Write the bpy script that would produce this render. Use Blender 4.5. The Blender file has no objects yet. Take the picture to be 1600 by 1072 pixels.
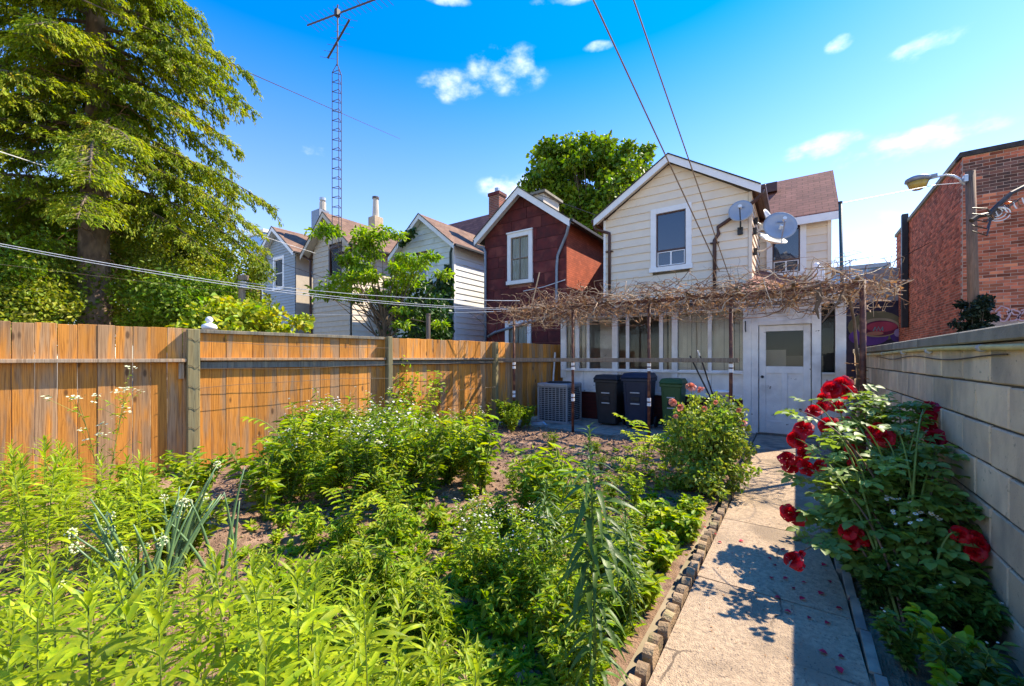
import bpy, bmesh, math, random
import numpy as np
from mathutils import Vector, Matrix, Euler

rnd = random.Random(11)
rng = np.random.default_rng(11)
R = math.radians
C = bpy.context.scene.collection
scene = bpy.context.scene

# ------------------------------------------------------------------ camera
H = 1.45
FPX = 640.0
VPX = 1245.0
HY = 560.0
YAW = math.atan2(VPX - 800.0, FPX)
cd = bpy.data.cameras.new('camera')
cam = bpy.data.objects.new('camera', cd)
C.objects.link(cam)
cam.location = (0, 0, H)
cam.rotation_euler = (R(90), 0, YAW)
cd.sensor_width = 36.0
cd.lens = FPX / 1600.0 * 36.0
cd.shift_y = (HY - 536.0) / 1600.0
cd.clip_start = 0.05
cd.clip_end = 3000
scene.camera = cam

FW = (-math.sin(YAW), math.cos(YAW))
RT = (math.cos(YAW), math.sin(YAW))
def dirp(px):
    u = (px - 800.0) / FPX
    return (FW[0] + u * RT[0], FW[1] + u * RT[1])
def XA(px, Y):
    d = dirp(px); return d[0] / d[1] * Y
def ZA(px, Y):
    return Y / dirp(px)[1]
def HA(px, py, Y):
    return H + (HY - py) / FPX * ZA(px, Y)
def PT(px, py, z):
    d = dirp(px); return Vector((d[0] * z, d[1] * z, H + (HY - py) / FPX * z))

# ------------------------------------------------------------------ light
SUN = Vector((0.52, 0.81, 1.0)).normalized()
SUN_EL = math.asin(SUN.z)
SUN_AZ = math.atan2(SUN.x, SUN.y)
sd = bpy.data.lights.new('sun', 'SUN')
sd.energy = 5.0
sd.angle = R(0.5)
sd.color = (1.0, 0.88, 0.70)
so = bpy.data.objects.new('sun', sd)
C.objects.link(so)
so.rotation_euler = SUN.to_track_quat('Z', 'Y').to_euler()
so.location = (20, 30, 40)

world = bpy.data.worlds.new('World')
scene.world = world
world.use_nodes = True
wn = world.node_tree.nodes; wl = world.node_tree.links
wn.clear()
wout = wn.new('ShaderNodeOutputWorld')
wbg = wn.new('ShaderNodeBackground')
sky = wn.new('ShaderNodeTexSky')
sky.sky_type = 'NISHITA'
sky.sun_disc = False
sky.sun_elevation = SUN_EL
sky.sun_rotation = SUN_AZ
sky.altitude = 100
sky.air_density = 0.85
sky.dust_density = 0.12
sky.ozone_density = 3.0
wbg.inputs['Strength'].default_value = 0.15
hs = wn.new('ShaderNodeHueSaturation')
hs.inputs['Saturation'].default_value = 1.36
hs.inputs['Value'].default_value = 1.15
hs.inputs['Hue'].default_value = 0.508
wl.new(sky.outputs[0], hs.inputs['Color'])
_tc = wn.new('ShaderNodeTexCoord'); _sp = wn.new('ShaderNodeSeparateXYZ'); wl.new(_tc.outputs['Generated'], _sp.inputs[0])
_mr = wn.new('ShaderNodeMapRange'); wl.new(_sp.outputs[2], _mr.inputs['Value'])
_mr.inputs['From Min'].default_value = 0.12; _mr.inputs['From Max'].default_value = 0.66
_mr.inputs['To Min'].default_value = 0.85; _mr.inputs['To Max'].default_value = 1.50
wl.new(_mr.outputs[0], hs.inputs['Saturation'])
_mv = wn.new('ShaderNodeMapRange'); wl.new(_sp.outputs[2], _mv.inputs['Value'])
_mv.inputs['From Min'].default_value = 0.05; _mv.inputs['From Max'].default_value = 0.85
_mv.inputs['To Min'].default_value = 0.92; _mv.inputs['To Max'].default_value = 1.6
wl.new(_mv.outputs[0], hs.inputs['Value'])
# thin fair weather clouds: noise inside soft elliptical patches of sky
tc = wn.new('ShaderNodeTexCoord')
def wmath(op, a, b=None, clamp=False):
    n = wn.new('ShaderNodeMath'); n.operation = op; n.use_clamp = clamp
    for i, s in enumerate((a, b)):
        if s is None: continue
        if isinstance(s, (int, float)): n.inputs[i].default_value = s
        else: wl.new(s, n.inputs[i])
    return n.outputs[0]
noi = wn.new('ShaderNodeTexNoise')
noi.inputs['Scale'].default_value = 15
noi.inputs['Detail'].default_value = 9
noi.inputs['Roughness'].default_value = 0.56
mp = wn.new('ShaderNodeMapping'); mp.inputs['Scale'].default_value = (1, 1, 1.7)
wl.new(tc.outputs['Generated'], mp.inputs[0])
wl.new(mp.outputs[0], noi.inputs['Vector'])
tot = None
for (px, py, sx, sy) in [(793, 108, 75, 38), (705, 135, 62, 26), (1430, 222, 110, 30), (1290, 228, 62, 20), (1452, 70, 62, 20),
                         (1313, 68, 24, 14), (800, 292, 60, 24), (700, 0, 40, 9), (880, 0, 60, 10), (935, 73, 26, 9),
                         (1385, 338, 34, 16), (495, 238, 26, 12), (1130, -160, 200, 60), (300, -260, 220, 60)]:
    d = PT(px, py, 1.0) - Vector((0, 0, H))
    k = 1.0 / (d.length * FPX)
    d.normalize()
    a = Vector((0, 0, 1)).cross(d).normalized()
    b = d.cross(a).normalized()
    vs = []
    for ax, s in ((a, sx), (b, sy)):
        n = wn.new('ShaderNodeVectorMath'); n.operation = 'DOT_PRODUCT'
        wl.new(tc.outputs['Generated'], n.inputs[0]); n.inputs[1].default_value = ax
        v = wmath('DIVIDE', n.outputs['Value'], s * k)
        vs.append(wmath('MULTIPLY', v, v))
    r2 = wmath('ADD', vs[0], vs[1])
    m = wmath('SUBTRACT', 1.0, r2, True)
    n = wn.new('ShaderNodeVectorMath'); n.operation = 'DOT_PRODUCT'
    wl.new(tc.outputs['Generated'], n.inputs[0]); n.inputs[1].default_value = d
    m = wmath('MULTIPLY', m, wmath('GREATER_THAN', n.outputs['Value'], 0.0))
    tot = m if tot is None else wmath('MAXIMUM', tot, m)
dens = wmath('ADD', wmath('MULTIPLY', wmath('POWER', tot, 0.8), 0.42), wmath('MULTIPLY', wmath('SUBTRACT', noi.outputs['Fac'], 0.5), 1.9))
cl = wn.new('ShaderNodeMapRange'); cl.interpolation_type = 'SMOOTHSTEP'
wl.new(dens, cl.inputs['Value'])
cl.inputs['From Min'].default_value = 0.08; cl.inputs['From Max'].default_value = 0.95
cl.inputs['To Max'].default_value = 0.85
on = wmath('MULTIPLY', cl.outputs[0], wmath('MULTIPLY', tot, 2.2, True))
mx = wn.new('ShaderNodeMix'); mx.data_type = 'RGBA'
wl.new(on, mx.inputs['Factor'])
wl.new(hs.outputs[0], mx.inputs[6])
mx.inputs[7].default_value = (5.2, 5.4, 5.8, 1)
wl.new(mx.outputs[2], wbg.inputs['Color'])
wl.new(wbg.outputs[0], wout.inputs['Surface'])

scene.view_settings.view_transform = 'Standard'
scene.view_settings.look = 'None'
scene.view_settings.gamma = 1.0
scene.view_settings.use_curve_mapping = False
scene.view_settings.exposure = 1.15

# ------------------------------------------------------------------ mesh helpers
def W(o):
    v = Vector((0, 0, 0))
    while o is not None:
        v = v + o.location; o = o.parent
    return v

def mesh_np(name, V, F, smooth=False):
    V = np.asarray(V, dtype=np.float32).reshape(-1, 3)
    me = bpy.data.meshes.new(name)
    if isinstance(F, np.ndarray):
        K = F.shape[1]; nf = F.shape[0]
        me.vertices.add(len(V)); me.vertices.foreach_set('co', V.ravel())
        me.loops.add(nf * K); me.loops.foreach_set('vertex_index', F.astype(np.int32).ravel())
        me.polygons.add(nf)
        me.polygons.foreach_set('loop_start', np.arange(0, nf * K, K, dtype=np.int32))
        me.polygons.foreach_set('loop_total', np.full(nf, K, dtype=np.int32))
        me.update(calc_edges=True)
    else:
        me.from_pydata([tuple(v) for v in V.tolist()], [], F)
    if smooth:
        me.polygons.foreach_set('use_smooth', [True] * len(me.polygons))
    me.update()
    return me

def link(name, me, mat, parent=None, kind=None, label=None):
    o = bpy.data.objects.new(name, me)
    if mat is not None and len(me.materials) == 0: me.materials.append(mat)
    C.objects.link(o)
    if parent is not None: o.parent = parent
    if kind: o['kind'] = kind
    if label: o['label'] = label
    return o

def tag(o, label, cat, group=None):
    o['label'] = label; o['category'] = cat
    if group: o['group'] = group
    return o

def thing(name, label, cat, loc=(0, 0, 0), group=None):
    o = bpy.data.objects.new(name, None); C.objects.link(o)
    o.location = loc; o.empty_display_size = 0.1
    return tag(o, label, cat, group)

class MB:
    def __init__(s): s.v = []; s.f = []
    def add(s, V, F):
        n = len(s.v)
        s.v += [tuple(p) for p in V]
        s.f += [tuple(i + n for i in f) for f in F]
        return s
    def box(s, x0, x1, y0, y1, z0, z1):
        return s.add([(x0, y0, z0), (x1, y0, z0), (x1, y1, z0), (x0, y1, z0), (x0, y0, z1), (x1, y0, z1), (x1, y1, z1), (x0, y1, z1)],
                     [(0, 3, 2, 1), (4, 5, 6, 7), (0, 1, 5, 4), (1, 2, 6, 5), (2, 3, 7, 6), (3, 0, 4, 7)])
    def hexa(s, P):
        return s.add(P, [(0, 3, 2, 1), (4, 5, 6, 7), (0, 1, 5, 4), (1, 2, 6, 5), (2, 3, 7, 6), (3, 0, 4, 7)])
    def bar(s, a, b, w, h, up=(0, 0, 1)):
        a = Vector(a); b = Vector(b); t = (b - a).normalized()
        upv = Vector(up)
        if abs(t.dot(upv)) > 0.98: upv = Vector((0, 1, 0))
        sd_ = t.cross(upv).normalized() * (w / 2); u = sd_.cross(t).normalized() * (h / 2)
        P = [a - sd_ - u, a + sd_ - u, b + sd_ - u, b - sd_ - u, a - sd_ + u, a + sd_ + u, b + sd_ + u, b - sd_ + u]
        return s.hexa(P)
    def tube(s, pts, rad, n=6, cap=True):
        pts = [Vector(p) for p in pts]
        m = len(pts)
        if not isinstance(rad, (list, tuple)): rad = [rad] * m
        V = []; F = []
        ref = None
        for i in range(m):
            t = (pts[min(i + 1, m - 1)] - pts[max(i - 1, 0)])
            if t.length < 1e-9: t = Vector((0, 0, 1))
            t.normalize()
            if ref is None:
                ref = Vector((0, 0, 1)) if abs(t.z) < .9 else Vector((1, 0, 0))
            a = (ref - t * ref.dot(t))
            if a.length < 1e-6: a = t.orthogonal()
            a.normalize(); ref = a
            b = t.cross(a)
            for k in range(n):
                an = 2 * math.pi * k / n
                V.append(pts[i] + (a * math.cos(an) + b * math.sin(an)) * rad[i])
        for i in range(m - 1):
            for k in range(n):
                k2 = (k + 1) % n
                F.append((i * n + k, i * n + k2, (i + 1) * n + k2, (i + 1) * n + k))
        if cap:
            F.append(tuple(range(n - 1, -1, -1))); F.append(tuple((m - 1) * n + k for k in range(n)))
        return s.add(V, F)
    def lathe(s, c, prof, n=16):
        V = []; F = []
        for (r, z) in prof:
            for k in range(n):
                an = 2 * math.pi * k / n
                V.append((c[0] + r * math.cos(an), c[1] + r * math.sin(an), c[2] + z))
        for i in range(len(prof) - 1):
            for k in range(n):
                k2 = (k + 1) % n
                F.append((i * n + k, i * n + k2, (i + 1) * n + k2, (i + 1) * n + k))
        F.append(tuple(range(n - 1, -1, -1))); F.append(tuple((len(prof) - 1) * n + k for k in range(n)))
        return s.add(V, F)
    def poly(s, pts, thick):
        """flat convex/concave outline pts (3D), extruded by vector thick"""
        t = Vector(thick); n = len(pts)
        V = [Vector(p) for p in pts] + [Vector(p) + t for p in pts]
        F = [tuple(range(n - 1, -1, -1)), tuple(range(n, 2 * n))]
        for i in range(n):
            j = (i + 1) % n
            F.append((i, j, j + n, i + n))
        return s.add(V, F)
    def mesh(s, name, origin=(0, 0, 0), smooth=False):
        V = np.array([tuple(p) for p in s.v], dtype=np.float32) - np.array(tuple(origin), dtype=np.float32)
        me = mesh_np(name, V, s.f, smooth)
        return me
    def build(s, name, mat, parent=None, smooth=False, kind=None, label=None, bevel=0):
        o0 = W(parent) if parent is not None else Vector((0, 0, 0))
        me = s.mesh(name, o0, smooth)
        if bevel:
            bm = bmesh.new(); bm.from_mesh(me)
            bmesh.ops.bevel(bm, geom=bm.edges[:], offset=bevel, segments=1, affect='EDGES')
            bm.to_mesh(me); bm.free()
        return link(name, me, mat, parent, kind, label)

def bevel_box_mesh(name, sx, sy, sz, b, mat, jitter=0.0):
    bm = bmesh.new()
    bmesh.ops.create_cube(bm, size=1)
    for v in bm.verts:
        v.co = Vector((v.co.x * sx, v.co.y * sy, v.co.z * sz))
        if jitter: v.co += Vector([rnd.uniform(-jitter, jitter) for _ in range(3)])
    bmesh.ops.bevel(bm, geom=bm.edges[:], offset=b, segments=1, affect='EDGES')
    me = bpy.data.meshes.new(name); bm.to_mesh(me); bm.free()
    if mat: me.materials.append(mat)
    return me

def copy_tree(o, parent=None):
    c = o.copy(); C.objects.link(c)
    if parent is not None: c.parent = parent
    for ch in o.children: copy_tree(ch, c)
    return c

# leaves: centre-line along D, face normal N, six outline points folded on the midrib
def leaves(P, D, N, L, Wd, fold=0.25, sag=0.15, wide=0.4):
    P = np.asarray(P, float); n = len(P)
    D = D / np.linalg.norm(D, axis=1, keepdims=True)
    S = np.cross(D, N); S /= (np.linalg.norm(S, axis=1, keepdims=True) + 1e-9)
    U = np.cross(S, D)
    L = np.broadcast_to(np.asarray(L, float), (n,))[:, None]; Wd = np.broadcast_to(np.asarray(Wd, float), (n,))[:, None]
    base = P
    a = P + D * L * (wide * .7)
    b = P + D * L * (wide + .28)
    tip = P + D * L - U * L * sag
    r1 = a + S * Wd * .46 + U * Wd * fold
    l1 = a - S * Wd * .46 + U * Wd * fold
    r2 = b + S * Wd * .42 + U * Wd * fold - U * L * sag * .4
    l2 = b - S * Wd * .42 + U * Wd * fold - U * L * sag * .4
    V = np.stack([base, r1, r2, tip, l2, l1], axis=1).reshape(-1, 3)
    i = np.arange(n)[:, None] * 6
    F = np.concatenate([i + np.array([[0, 1, 2, 3]]), i + np.array([[0, 3, 4, 5]])], axis=0)
    return V, F

def rdir(n, up=0.0):
    d = rng.normal(size=(n, 3)); d /= np.linalg.norm(d, axis=1, keepdims=True)
    d[:, 2] += up
    return d / np.linalg.norm(d, axis=1, keepdims=True)

def leaf_mesh_obj(name, parts, mat, parent, kind=None):
    """parts: list of (V,F) world coords"""
    off = 0; Vs = []; Fs = []
    for V, F in parts:
        Vs.append(V); Fs.append(F + off); off += len(V)
    V = np.concatenate(Vs); F = np.concatenate(Fs)
    o0 = W(parent) if parent is not None else Vector((0, 0, 0))
    V = V - np.array(tuple(o0))
    return link(name, mesh_np(name, V, F), mat, parent, kind)

# ------------------------------------------------------------------ materials
def new_mat(name):
    m = bpy.data.materials.new(name); m.use_nodes = True
    nt = m.node_tree
    b = nt.nodes['Principled BSDF']
    return m, nt.nodes, nt.links, b

def c4(c): return (c[0], c[1], c[2], 1.0)

def Mx(nodes, links, fac, a, b, mode='MIX'):
    n = nodes.new('ShaderNodeMix'); n.data_type = 'RGBA'; n.blend_type = mode
    for idx, s in ((0, fac), (6, a), (7, b)):
        if isinstance(s, (int, float)): n.inputs[idx].default_value = s
        elif isinstance(s, tuple): n.inputs[idx].default_value = c4(s)
        else: links.new(s, n.inputs[idx])
    return n.outputs[2]

def Mth(nodes, links, op, a, b=0.0, clamp=False):
    n = nodes.new('ShaderNodeMath'); n.operation = op; n.use_clamp = clamp
    for i, s in enumerate((a, b)):
        if isinstance(s, (int, float)): n.inputs[i].default_value = s
        else: links.new(s, n.inputs[i])
    return n.outputs[0]

def ramp(nodes, links, src, lo, hi):
    n = nodes.new('ShaderNodeMapRange'); n.interpolation_type = 'SMOOTHSTEP'
    links.new(src, n.inputs['Value']); n.inputs['From Min'].default_value = lo; n.inputs['From Max'].default_value = hi
    return n.outputs[0]

def M(name, c1, c2=None, scale=8.0, rough=.8, bump=.15, bscale=60., stretch=(1, 1, 1), isl=0., obj=0., c3=None, c3scale=1.5,
      c3lo=.5, c3hi=.65, metal=0., trans=0., tcol=None, spec=.3, hue=0., c4_=None, c4scale=4., c4lo=.6, c4hi=.7):
    m, N, L, B = new_mat(name)
    tc = N.new('ShaderNodeTexCoord'); mp = N.new('ShaderNodeMapping'); mp.inputs['Scale'].default_value = stretch
    oi = N.new('ShaderNodeObjectInfo')
    ad = N.new('ShaderNodeVectorMath'); ad.operation = 'ADD'
    cb = N.new('ShaderNodeCombineXYZ')
    if obj:
        q = Mth(N, L, 'MULTIPLY', oi.outputs['Random'], 37.0)
        L.new(q, cb.inputs[0]); L.new(q, cb.inputs[1]); L.new(q, cb.inputs[2])
    L.new(tc.outputs['Object'], ad.inputs[0]); L.new(cb.outputs[0], ad.inputs[1])
    L.new(ad.outputs[0], mp.inputs[0])
    no = N.new('ShaderNodeTexNoise'); no.inputs['Scale'].default_value = scale; no.inputs['Detail'].default_value = 6
    L.new(mp.outputs[0], no.inputs['Vector'])
    col = Mx(N, L, ramp(N, L, no.outputs['Fac'], .33, .67), c1, c2 if c2 else c1)
    if c3:
        n3 = N.new('ShaderNodeTexNoise'); n3.inputs['Scale'].default_value = c3scale; n3.inputs['Detail'].default_value = 5
        L.new(mp.outputs[0], n3.inputs['Vector'])
        col = Mx(N, L, ramp(N, L, n3.outputs['Fac'], c3lo, c3hi), col, c3)
    if c4_:
        n4 = N.new('ShaderNodeTexNoise'); n4.inputs['Scale'].default_value = c4scale; n4.inputs['Detail'].default_value = 8
        n4.inputs['Roughness'].default_value = .7
        L.new(ad.outputs[0], n4.inputs['Vector'])
        col = Mx(N, L, ramp(N, L, n4.outputs['Fac'], c4lo, c4hi), col, c4_)
    if isl or obj or hue:
        h = N.new('ShaderNodeHueSaturation')
        val = None
        geo = N.new('ShaderNodeNewGeometry')
        v = Mth(N, L, 'MULTIPLY', Mth(N, L, 'SUBTRACT', geo.outputs['Random Per Island'], .5), 2 * isl)
        v2 = Mth(N, L, 'MULTIPLY', Mth(N, L, 'SUBTRACT', oi.outputs['Random'], .5), 2 * obj)
        L.new(Mth(N, L, 'ADD', Mth(N, L, 'ADD', v, v2), 1.0), h.inputs['Value'])
        if hue:
            hh = Mth(N, L, 'MULTIPLY', Mth(N, L, 'SUBTRACT', Mth(N, L, 'FRACT', Mth(N, L, 'MULTIPLY', geo.outputs['Random Per Island'], 17.3)), .5), 2 * hue)
            L.new(Mth(N, L, 'ADD', hh, .5), h.inputs['Hue'])
        L.new(col, h.inputs['Color']); col = h.outputs[0]
    L.new(col, B.inputs['Base Color'])
    B.inputs['Roughness'].default_value = rough
    B.inputs['Metallic'].default_value = metal
    B.inputs['Specular IOR Level'].default_value = spec
    if bump:
        nb = N.new('ShaderNodeTexNoise'); nb.inputs['Scale'].default_value = bscale; nb.inputs['Detail'].default_value = 5
        L.new(mp.outputs[0], nb.inputs['Vector'])
        bp = N.new('ShaderNodeBump'); bp.inputs['Strength'].default_value = bump; bp.inputs['Distance'].default_value = .02
        L.new(nb.outputs['Fac'], bp.inputs['Height']); L.new(bp.outputs[0], B.inputs['Normal'])
    if trans:
        tr = N.new('ShaderNodeBsdfTranslucent')
        h2 = N.new('ShaderNodeHueSaturation'); h2.inputs['Saturation'].default_value = 1.1; h2.inputs['Value'].default_value = 1.5
        L.new(col, h2.inputs['Color'])
        if tcol: L.new(Mx(N, L, .6, h2.outputs[0], tcol), tr.inputs['Color'])
        else: L.new(h2.outputs[0], tr.inputs['Color'])
        ms = N.new('ShaderNodeMixShader'); ms.inputs[0].default_value = trans
        L.new(B.outputs[0], ms.inputs[1]); L.new(tr.outputs[0], ms.inputs[2])
        L.new(ms.outputs[0], N['Material Output'].inputs['Surface'])
    return m

def brick_mat(name, axes, c1, c2, mortar, bw, bh, ms=.012, rough=.9, bump=.5, vary=.3, dirt=None, offset=.5, squash=1):
    m, N, L, B = new_mat(name)
    tc = N.new('ShaderNodeTexCoord'); sp = N.new('ShaderNodeSeparateXYZ'); cb = N.new('ShaderNodeCombineXYZ')
    L.new(tc.outputs['Object'], sp.inputs[0])
    L.new(sp.outputs[axes[0]], cb.inputs[0]); L.new(sp.outputs[axes[1]], cb.inputs[1])
    br = N.new('ShaderNodeTexBrick')
    br.inputs['Scale'].default_value = 1.0
    br.inputs['Brick Width'].default_value = bw; br.inputs['Row Height'].default_value = bh
    br.inputs['Mortar Size'].default_value = ms; br.inputs['Mortar Smooth'].default_value = .2
    br.inputs['Color1'].default_value = c4(c1); br.inputs['Color2'].default_value = c4(c2); br.inputs['Mortar'].default_value = c4(mortar)
    br.offset = offset
    L.new(cb.outputs[0], br.inputs['Vector'])
    no = N.new('ShaderNodeTexNoise'); no.inputs['Scale'].default_value = 2.2; no.inputs['Detail'].default_value = 8
    L.new(tc.outputs['Object'], no.inputs['Vector'])
    h = N.new('ShaderNodeHueSaturation'); L.new(br.outputs['Color'], h.inputs['Color'])
    L.new(Mth(N, L, 'ADD', Mth(N, L, 'MULTIPLY', Mth(N, L, 'SUBTRACT', no.outputs['Fac'], .5), vary * 3), 1.0), h.inputs['Value'])
    col = h.outputs[0]
    if dirt:
        col = Mx(N, L, ramp(N, L, no.outputs['Fac'], .52, .7), col, dirt)
    L.new(col, B.inputs['Base Color']); B.inputs['Roughness'].default_value = rough; B.inputs['Specular IOR Level'].default_value = .2
    bp = N.new('ShaderNodeBump'); bp.inputs['Strength'].default_value = bump; bp.inputs['Distance'].default_value = .015
    L.new(Mth(N, L, 'SUBTRACT', 1.0, br.outputs['Fac']), bp.inputs['Height']); L.new(bp.outputs[0], B.inputs['Normal'])
    return m

def wood_mat(name, warm, grey, amt_lo=.4, amt_hi=.62, knots=True):
    m, N, L, B = new_mat(name)
    tc = N.new('ShaderNodeTexCoord'); oi = N.new('ShaderNodeObjectInfo')
    ad = N.new('ShaderNodeVectorMath'); ad.operation = 'ADD'; cb = N.new('ShaderNodeCombineXYZ')
    q = Mth(N, L, 'MULTIPLY', oi.outputs['Random'], 91.0)
    for k in range(3): L.new(q, cb.inputs[k])
    L.new(tc.outputs['Object'], ad.inputs[0]); L.new(cb.outputs[0], ad.inputs[1])
    mp = N.new('ShaderNodeMapping'); mp.inputs['Scale'].default_value = (7, 7, .9); L.new(ad.outputs[0], mp.inputs[0])
    n1 = N.new('ShaderNodeTexNoise'); n1.inputs['Scale'].default_value = 1.4; n1.inputs['Detail'].default_value = 6; n1.inputs['Distortion'].default_value = .5
    L.new(mp.outputs[0], n1.inputs['Vector'])
    mp2 = N.new('ShaderNodeMapping'); mp2.inputs['Scale'].default_value = (60, 60, 1.6); L.new(ad.outputs[0], mp2.inputs[0])
    n2 = N.new('ShaderNodeTexNoise'); n2.inputs['Scale'].default_value = 1.6; n2.inputs['Detail'].default_value = 7; n2.inputs['Distortion'].default_value = 1.2
    L.new(mp2.outputs[0], n2.inputs['Vector'])
    fac = ramp(N, L, Mth(N, L, 'ADD', n1.outputs['Fac'], Mth(N, L, 'MULTIPLY', Mth(N, L, 'SUBTRACT', oi.outputs['Random'], .5), .22)), amt_lo, amt_hi)
    col = Mx(N, L, fac, warm, grey)
    dark = Mx(N, L, ramp(N, L, n2.outputs['Fac'], .42, .66), (1, 1, 1), (.42, .36, .30))
    col = Mx(N, L, .65, col, dark, 'MULTIPLY')
    if knots:
        mp3 = N.new('ShaderNodeMapping'); mp3.inputs['Scale'].default_value = (7, 7, 2.6); L.new(ad.outputs[0], mp3.inputs[0])
        vo = N.new('ShaderNodeTexVoronoi'); vo.inputs['Scale'].default_value = 1.0; L.new(mp3.outputs[0], vo.inputs['Vector'])
        kn = ramp(N, L, vo.outputs['Distance'], .16, .07)
        col = Mx(N, L, Mth(N, L, 'MULTIPLY', kn, .75), col, (.06, .03, .015))
    h = N.new('ShaderNodeHueSaturation'); L.new(col, h.inputs['Color'])
    fr = Mth(N, L, 'FRACT', Mth(N, L, 'MULTIPLY', oi.outputs['Random'], 13.7))
    L.new(Mth(N, L, 'ADD', Mth(N, L, 'MULTIPLY', fr, .5), .75), h.inputs['Value'])
    L.new(h.outputs[0], B.inputs['Base Color']); B.inputs['Roughness'].default_value = .75; B.inputs['Specular IOR Level'].default_value = .25
    bp = N.new('ShaderNodeBump'); bp.inputs['Strength'].default_value = .35; bp.inputs['Distance'].default_value = .004
    L.new(n2.outputs['Fac'], bp.inputs['Height']); L.new(bp.outputs[0], B.inputs['Normal'])
    return m

def glass_mat(name, tint, refl=.35, clear=.6, rough=.03):
    m, N, L, B = new_mat(name)
    B.inputs['Base Color'].default_value = c4(tint); B.inputs['Roughness'].default_value = rough
    B.inputs['Specular IOR Level'].default_value = .8
    B.inputs['Coat Weight'].default_value = refl
    B.inputs['Coat Roughness'].default_value = .02
    tr = N.new('ShaderNodeBsdfTransparent'); ms = N.new('ShaderNodeMixShader')
    fr = N.new('ShaderNodeFresnel'); fr.inputs[0].default_value = 1.45
    L.new(Mth(N, L, 'SUBTRACT', clear, fr.outputs[0], True), ms.inputs[0])
    L.new(B.outputs[0], ms.inputs[1]); L.new(tr.outputs[0], ms.inputs[2])
    L.new(ms.outputs[0], N['Material Output'].inputs['Surface'])
    return m

MT = {}
MT['fence'] = wood_mat('cedar_fence_wood', (.66, .27, .045), (.40, .24, .12), .40, .65)
MT['rail'] = wood_mat('weathered_rail_wood', (.50, .30, .15), (.34, .26, .18), .35, .65, False)
MT['post'] = wood_mat('green_treated_post_wood', (.30, .24, .11), (.22, .20, .11), .35, .65, False)
MT['greybeam'] = wood_mat('grey_stained_beam_wood', (.17, .16, .13), (.26, .22, .15), .4, .6, False)
MT['oldwood'] = wood_mat('old_grey_pole_wood', (.26, .19, .13), (.18, .14, .11), .4, .6, False)
MT['dockpole'] = wood_mat('utility_pole_wood', (.40, .22, .13), (.27, .17, .11), .4, .6, False)
MT['block'] = M('concrete_block', (.66, .51, .33), (.55, .42, .28), 9, .95, .5, 120, (1, 1, .6), obj=.22, c3=(.33, .275, .20), c3scale=2.2, c3lo=.52, c3hi=.75, c4_=(.27, .225, .16), c4scale=22, c4lo=.6, c4hi=.7)
MT['coping'] = M('concrete_coping', (.29, .255, .19), (.20, .175, .13), 6, .95, .4, 90, obj=.1, c3=(.30, .27, .20), c3scale=3)
MT['mortar'] = M('mortar', (.10, .085, .065), (.08, .07, .055), 12, .95, .3)
MT['path'] = M('path_concrete', (.52, .385, .25), (.38, .28, .185), 34, .95, .7, 150, c3=(.30, .225, .15), c3scale=2.3, c3lo=.5, c3hi=.68, obj=.04,
               c4_=(.13, .10, .08), c4scale=75, c4lo=.55, c4hi=.66)
MT['patio'] = M('patio_concrete', (.42, .34, .25), (.28, .24, .19), 8, .95, .3, 90, c3=(.20, .17, .14), c3scale=2)
MT['soil'] = M('garden_soil', (.30, .19, .12), (.18, .11, .07), 14, 1.0, .8, 90, c3=(.38, .25, .16), c3scale=2.5, c3lo=.5, c3hi=.7, spec=.1)
MT['clod'] = M('soil_clod', (.31, .20, .13), (.19, .12, .08), 20, 1.0, .5, 80, isl=.25, spec=.1)
MT['dirt_ground'] = M('far_ground', (.34, .28, .20), (.26, .22, .14), 1.2, 1.0, .3, 10)
MT['edging'] = M('edging_brick_clay', (.37, .26, .155), (.28, .195, .12), 14, .95, .5, 90, obj=.22, c3=(.22, .24, .10), c3scale=5, c3lo=.55, c3hi=.7)
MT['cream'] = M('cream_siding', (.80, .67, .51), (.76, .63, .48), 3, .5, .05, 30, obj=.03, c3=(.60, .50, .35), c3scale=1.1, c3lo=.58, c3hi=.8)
MT['white'] = M('white_paint', (.84, .80, .76), (.78, .75, .71), 5, .5, .06, 40, obj=.03)
MT['oldwhite'] = M('peeling_white_paint', (.88, .82, .74), (.78, .72, .65), 5, .7, .25, 40, c4_=(.13, .09, .07), c4scale=7, c4lo=.64, c4hi=.67, c3=(.66, .60, .53), c3scale=2)
MT['whitesiding'] = M('white_siding', (.74, .74, .70), (.68, .69, .66), 3, .6, .05, 30, obj=.04)
MT['greensiding'] = M('pale_mint_siding', (.60, .66, .60), (.55, .61, .56), 3, .6, .05, 30, obj=.04, c3=(.42, .46, .38), c3scale=1.4, c3lo=.56, c3hi=.7)
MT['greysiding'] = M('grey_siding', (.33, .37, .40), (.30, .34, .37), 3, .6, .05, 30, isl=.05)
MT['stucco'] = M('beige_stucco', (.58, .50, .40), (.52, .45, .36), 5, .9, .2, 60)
MT['redpanel'] = M('dark_red_panel', (.135, .022, .020), (.085, .018, .018), 4, .75, .25, 90, (1, 1, 1), obj=.16, c3=(.19, .045, .035), c3scale=1.6)
MT['panelgap'] = M('panel_joint_paint', (.30, .15, .12), (.22, .10, .08), 8, .8, .1)
MT['redbrickY'] = brick_mat('brick_print_siding', ('Y', 'Z'), (.44, .10, .045), (.33, .075, .035), (.22, .06, .035), .20, .07, .006, bump=.3)
MT['basebrick'] = brick_mat('painted_dark_red_brick', ('X', 'Z'), (.09, .018, .014), (.07, .014, .012), (.05, .012, .01), .21, .075, .006, bump=.5, rough=.5)
MT['shingle'] = brick_mat('brown_roof_shingle', ('Y', 'X'), (.24, .15, .10), (.16, .095, .07), (.09, .055, .04), .30, .14, .006, bump=.5, vary=.25)
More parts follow.
